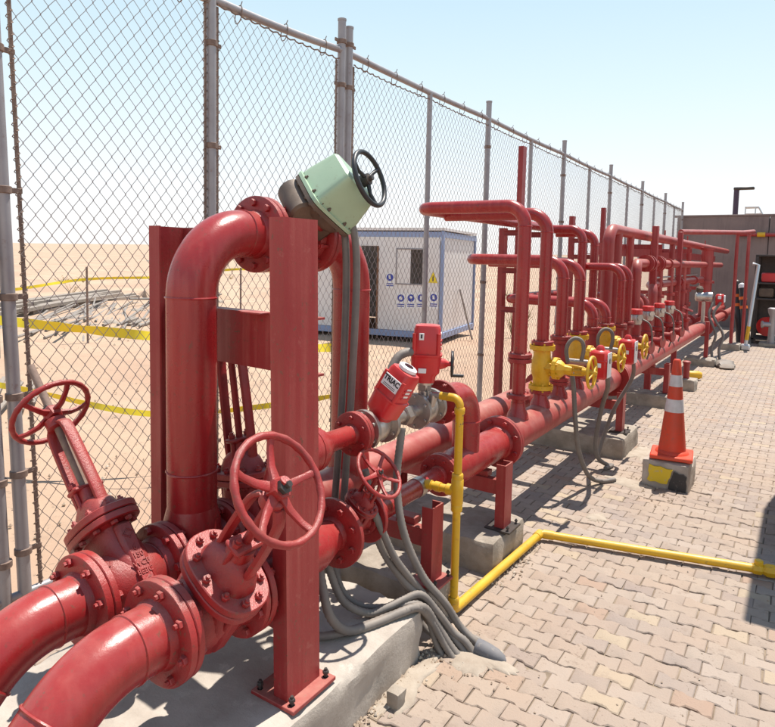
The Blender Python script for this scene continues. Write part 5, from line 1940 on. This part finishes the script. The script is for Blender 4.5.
for z0, z1, nm in ((0.09, 0.215, 'bottom_trim'), (2.125, HC-0.085, 'top_trim')):
    cbx(nm, 0.05, W1, -0.02, 0.04, z0, z1, 'cabin_blue')
    cbx(nm, -0.012, 0.045, 0.05, W2, z0, z1, 'cabin_blue')
cbx('corner_trim', -0.016, 0.05, -0.024, 0.03, 0.04, HC-0.07, 'cabin_blue')
cbx('corner_trim', -0.014, 0.075, W2-0.03, W2+0.02, 0.04, HC-0.07, 'cabin_blue')
d_ = cbx('door_frame', 1.39, 1.435, -0.006, 0.07, 0.2, 1.94, 'door_brown')
d_ = cbx('door', 1.795, 1.84, -0.62, -0.008, 0.2, 1.92, 'door_brown')
w_ = cbx('window_frame', 0.40, 0.43, -0.012, 0.05, 1.16, 1.90, 'galv')
w_ = cbx('window_frame', 0.985, 1.01, -0.012, 0.05, 1.16, 1.90, 'galv')
w_ = cbx('window_frame', 0.43, 0.985, -0.012, 0.05, 1.16, 1.185, 'galv')
w_ = cbx('window_frame', 0.43, 0.985, -0.012, 0.05, 1.875, 1.90, 'galv')
cbx('window_pane', 0.69, 0.985, 0.0, 0.015, 1.185, 1.875, 'cabin_white')
def on_face(name, poly, m, parent, off=-0.008, h=0.004):
    g = G()
    g.prism(poly, C0+e2*off, e1, ez, e2, h)
    return mk(name, g, m, parent, 20)
def disc(s, z, r, n=18):
    return [(s+r*math.cos(2*PI*k/n), z+r*math.sin(2*PI*k/n)) for k in range(n)]
zo = 0.06
tr = on_face('warning_sign', [(0.20-0.10, 1.16+zo), (0.20+0.10, 1.16+zo), (0.20, 1.38+zo)], 'tape', cb)
on_face('warning_mark', [(0.185, 1.20+zo), (0.215, 1.20+zo), (0.205, 1.31+zo), (0.195, 1.31+zo)], 'black_print', tr, -0.011)
for s, z in ((0.88, 0.855), (0.66, 0.865), (0.445, 0.875), (0.175, 0.895), (1.13, 1.27)):
    sg = on_face('safety_sign', [(s-0.10, z-0.19), (s+0.10, z-0.19), (s+0.10, z+0.14), (s-0.10, z+0.14)], 'white_label', cb, -0.006)
    on_face('safety_mark', disc(s, z+zo*0.5, 0.075), 'blue_print', sg, -0.009)
    k_ = int(s*100) % 5
    inner = [[(s-0.04, z+0.02), (s+0.03, z+0.01), (s+0.04, z+0.04), (s-0.02, z+0.065)], disc(s, z+0.045, 0.028, 10), [(s-0.025, z-0.005), (s+0.02, z), (s+0.03, z+0.07), (s-0.01, z+0.08)],
             disc(s, z+0.03, 0.042, 6), [(s-0.015, z-0.01), (s+0.015, z-0.01), (s+0.02, z+0.075), (s-0.02, z+0.075)]][k_]
    on_face('safety_mark', inner, 'white_label', sg, -0.0125)
    for k in range(2):
        on_face('sign_line', [(s-0.075, z-0.11-0.04*k), (s+0.075, z-0.11-0.04*k), (s+0.075, z-0.09-0.04*k), (s-0.075, z-0.09-0.04*k)], 'blue_print', sg, -0.009)
# stick leaning on the cabin side and a dry bush
t = thing('plank', 'thin grey plank leaning on the cabin side wall', 'plank', tuple(C0+e2*1.1-e1*0.3))
g = G()
g.tube([C0+e2*1.0-e1*0.38+ez*0.0, C0+e2*1.2-e1*0.02+ez*1.05], 0.02, 6)
mk('board', g, 'timber', t)
def dry_bush(c, n, h, sp, label, seed):
    r_ = random.Random(seed)
    t = thing('dry_bush', label, 'bush', c, 'dry desert bushes')
    g = G()
    for k in range(n):
        a = r_.uniform(0, 2*PI)
        rr = r_.uniform(0.1, sp)
        hh = h*r_.uniform(0.4, 1)
        p0 = Vector(c)
        p1 = p0+Vector((rr*0.5*math.cos(a), rr*0.5*math.sin(a), hh*0.6))
        p2 = p0+Vector((rr*math.cos(a), rr*math.sin(a), hh))
        g.tube([p0, p1, p2], [0.008, 0.006, 0.003], 4)
        for q in range(4):
            s_ = p1.lerp(p2, r_.uniform(0, 1))
            v = Vector((r_.uniform(-1, 1), r_.uniform(-1, 1), r_.uniform(-0.2, 1))).normalized()*r_.uniform(0.03, 0.09)
            u = Vector((r_.uniform(-1, 1), r_.uniform(-1, 1), r_.uniform(-1, 1))).normalized()*0.012
            g.add([s_-u, s_+u, s_+v], [(0, 1, 2)])
    mk('twigs', g, 'dry_plant', t, None)
dry_bush((-5.5, 13.6, -0.08), 26, 0.95, 0.45, 'tall dry brown bush beside the cabin side wall', 4)
dry_bush((-6.3, 16.5, -0.08), 18, 0.5, 0.4, 'low dry bush on the sand beyond the cabin', 5)
# red stakes beyond
for i, (x, y) in enumerate(((-5.3, 15.0), (-5.6, 17.0))):
    t = thing('marker_stake', ['red marker stake on the sand near the cabin', 'red marker stake on the sand further beyond the cabin'][i], 'stake', (x, y, -0.08), 'red marker stakes')
    g = G()
    g.lathe([(-0.1, 0.09), (0.1, 0.08), (0.75, 0.03)], (x, y, -0.05), (0, 0, 1), 10)
    mk('stake', g, 'cone_orange', t)

# caution tape
def stake(x, y, h, label, r=0.012):
    t = thing('tape_stake', label, 'stake', (x, y, -0.08), 'thin stakes holding yellow tape')
    g = G()
    g.cyl((x, y, -0.2), (x, y, h), r, 8)
    mk('rod', g, 'rust', t)
def tape(pts, wd, label, twist=0.3, seed=1):
    r_ = random.Random(seed)
    P = smooth_path(pts, 14)
    g = G()
    vs = []
    for i, p in enumerate(P):
        a = twist*math.sin(i*0.35+seed)+0.15*math.sin(i*1.3)
        d = (P[min(i+1, len(P)-1)]-P[max(i-1, 0)]).normalized()
        s_ = d.cross(ez).normalized()
        v = (ez*math.cos(a)+s_*math.sin(a))*wd/2
        n_ = d.cross(v).normalized()*0.0006
        vs.append([p-v-n_, p+v-n_, p+v+n_, p-v+n_])
    g.loft(vs)
    o = mk('caution_tape', g, 'tape', None, 60)
    return tag(o, label, 'tape', 'yellow caution tape lines')
stake(-5.6, 2.25, 1.22, 'thin rusty stake near the fence corner holding two tapes')
stake(-3.25, 4.55, 1.05, 'thin rusty stake close to the fence behind the tall bend')
tape([(-5.6, 2.25, 1.13), (-5.0, 2.59, 1.075), (-4.25, 3.18, 0.985), (-3.6, 4.05, 0.865), (-3.25, 4.55, 0.86)], 0.075, 'wide yellow caution tape strung just beyond the fence, upper line', 0.5, 1)
tape([(-5.6, 2.25, 0.64), (-5.0, 2.58, 0.555), (-4.0, 2.95, 0.45), (-3.5, 3.8, 0.44), (-3.25, 4.55, 0.46)], 0.045, 'narrow yellow caution tape below the wide one beyond the fence', 0.5, 2)
for i, (x, y) in enumerate(((-11.5, 3.4), (-11.2, 6.9), (-10.4, 10.0), (-10.0, 14.0))):
    stake(x, y, 1.35, ['far stake nearest the fence corner', 'far stake before the scrap piles', 'far stake in front of the scrap bundle', 'far stake left of the cabin'][i]+' holding the long yellow tape', 0.02)
tape([(-11.5, 3.4, 1.02), (-11.3, 5.2, 0.93), (-11.2, 6.9, 1.12), (-10.8, 8.5, 1.16), (-10.4, 10.0, 1.32), (-10.2, 12.0, 1.18), (-10.0, 14.0, 1.25)], 0.05, 'long yellow caution tape on far stakes across the sand', 0.3, 3)

# scrap piles on the sand
def pile(name, label, c, d, n, L_, r, m, seed, h=3, cat='scrap', spread=1.0, tilt=0.03, rub=0):
    r_ = random.Random(seed)
    t = thing(name, label, cat, c, None)
    c, d = Vector(c), Vector(d).normalized()
    s_ = d.cross(ez).normalized()
    for k in range(n):
        lay = k % h
        p = c + s_*r_.uniform(-1, 1)*max(0.12, 0.5-0.10*lay) * 1.2*spread + d*r_.uniform(-0.5, 0.5)*L_*0.4 + ez*(r+lay*r*1.8)
        dd = (d + s_*r_.uniform(-0.08, 0.08) + ez*r_.uniform(-tilt, tilt)*0.6 + s_*r_.uniform(-tilt, tilt)).normalized()
        l2 = L_*r_.uniform(0.5, 1.0)/2
        g = G()
        if m == 'timber':
            a, b, q = basis_from(dd)
            g.cbox(p, (r*2.4, r*1.4, l2*2), 0.004, Matrix([[a.x, b.x, q.x], [a.y, b.y, q.y], [a.z, b.z, q.z]]))
        else:
            g.cyl(p-dd*l2, p+dd*l2, r*r_.uniform(0.7, 1.1), 8)
        mk('beam' if m == 'timber' else 'tube', g, m, t)
    for k in range(rub):
        p = c + s_*r_.uniform(-0.7, 0.7)*spread + d*r_.uniform(-0.5, 0.5)*L_
        q = r_.uniform(0.08, 0.22)
        lump('rubble', p+ez*q*0.3, (q, q*1.2, q*0.6), 'concrete_block', None, None, seed*10+k, None, t)
pile('timber_pile', 'long low pile of brown timber on the sand behind the far tape', (-20.0, 11.6, -0.09), (-0.75, 1, 0), 22, 8.5, 0.07, 'timber', 1, 2, spread=1.8)
pile('pipe_pile', 'long flat spread of grey scrap pipes on the sand beyond the fence', (-15.0, 9.9, -0.10), (-0.72, 0.6, 0), 90, 7.5, 0.03, 'pipe_scrap', 2, 2, spread=3.4, tilt=0.10, rub=14)
pile('scrap_bundle', 'tangled bundle of grey steel scrap behind the flat pipe spread', (-17.2, 13.8, -0.08), (-0.6, 1, 0), 40, 3.2, 0.04, 'pipe_scrap', 3, 5, spread=1.9, tilt=0.25, rub=8)
pile('timber_pile', 'small heap of brown boards beside the grey scrap pipes', (-12.9, 9.7, -0.09), (-0.6, 1, 0), 16, 1.5, 0.04, 'timber', 4, 2, spread=1.4, tilt=0.2, rub=5)
pile('pipe_pile', 'grey scrap tubes lying on the sand next to the cabin door', (-12.4, 16.0, -0.09), (-0.9, 0.3, 0), 20, 3.6, 0.05, 'pipe_scrap', 5, 2, spread=1.6, rub=5)
pile('scrap_bundle', 'rusty rods lying low on the sand behind the lettered valve', (-7.6, 3.6, -0.05), (-0.8, 0.5, 0), 8, 1.8, 0.02, 'timber', 6, 2)
for k in range(12):
    rb = random.Random(100+k)
    dry_bush((-rb.uniform(9, 34), rb.uniform(9, 34), -0.1), 14, rb.uniform(0.25, 0.5), 0.4, 'low dry scrub bush dotted on the open sand', 40+k)
lump('spoil_heap', (-21, 17, -0.1), (2.2, 1.6, 0.5), 'sand', 'low heap of spoil behind the scrap bundle', 'heap', 2)
lump('spoil_heap', (-60, 70, -0.1), (9, 5, 1.3), 'timber', 'dark distant mound on the desert', 'heap', 3)
lump('spoil_heap', (-75, 60, -0.1), (6, 4, 0.9), 'timber', 'small dark distant mound on the desert', 'heap', 4)
# stones on the sand
g = G()
rnd = random.Random(9)
for k in range(2200):
    x = -3.1-abs(rnd.gauss(0, 7))
    y = rnd.uniform(0.5, 18)
    s = rnd.uniform(0.004, 0.018)*(1+(-x-3)*0.06)
    c = Vector((x, y, -0.07+s*0.2))
    o = len(g.v)
    for v in ((1, 0, 0), (-1, 0, 0), (0, 1, 0), (0, -1, 0), (0, 0, 1), (0, 0, -1)):
        g.v.append(c+Vector(v)*s*rnd.uniform(0.6, 1.2))
    for f in ((0, 2, 4), (2, 1, 4), (1, 3, 4), (3, 0, 4), (2, 0, 5), (1, 2, 5), (3, 1, 5), (0, 3, 5)):
        g.f.append(tuple(o+i for i in f))
o = mk('desert_stones', g, 'pebble', None, None)
tag(o, 'stones strewn over the sand beyond the fence', 'stones', kind='stuff')
# small blue sign on the fence corner
t = thing('fence_sign', 'small white sign with blue print hung at the fence corner post', 'sign', (FX, 1.30, 1.2))
g = G()
g.cbox((FX-0.05, 1.335, 1.30), (0.006, 0.20, 0.30), 0.002)
pl = mk('plate', g, 'white_label', t)
g = G()
g.lathe([(0, 0.07), (0.002, 0.07)], (FX-0.046, 1.335, 1.35), (1, 0, 0), 24)
mk('blue_disc', g, 'blue_print', pl)
g = G()
g.lathe([(0.0025, 0.05), (0.004, 0.05)], (FX-0.046, 1.335, 1.35), (1, 0, 0), 24)
mk('white_disc', g, 'white_label', pl)
for k in range(3):
    g = G()
    g.cbox((FX-0.0455, 1.335, 1.245-0.022*k), (0.002, 0.15, 0.01), 0.0005)
    mk('print_line', g, 'blue_print', pl)
# half block behind the near bends
o = rough_box('concrete_block', (-2.52, 1.02, -0.06), (-2.34, 1.16, 0.14), 'concrete_block', cuts=(5, 5, 4), amp=0.008, seed=31, chip=0.015)
tag(o, 'small loose concrete block on the ground behind the near bends', 'concrete block')

for o in bpy.data.objects:
    if '_l' in o:
        del o['_l']
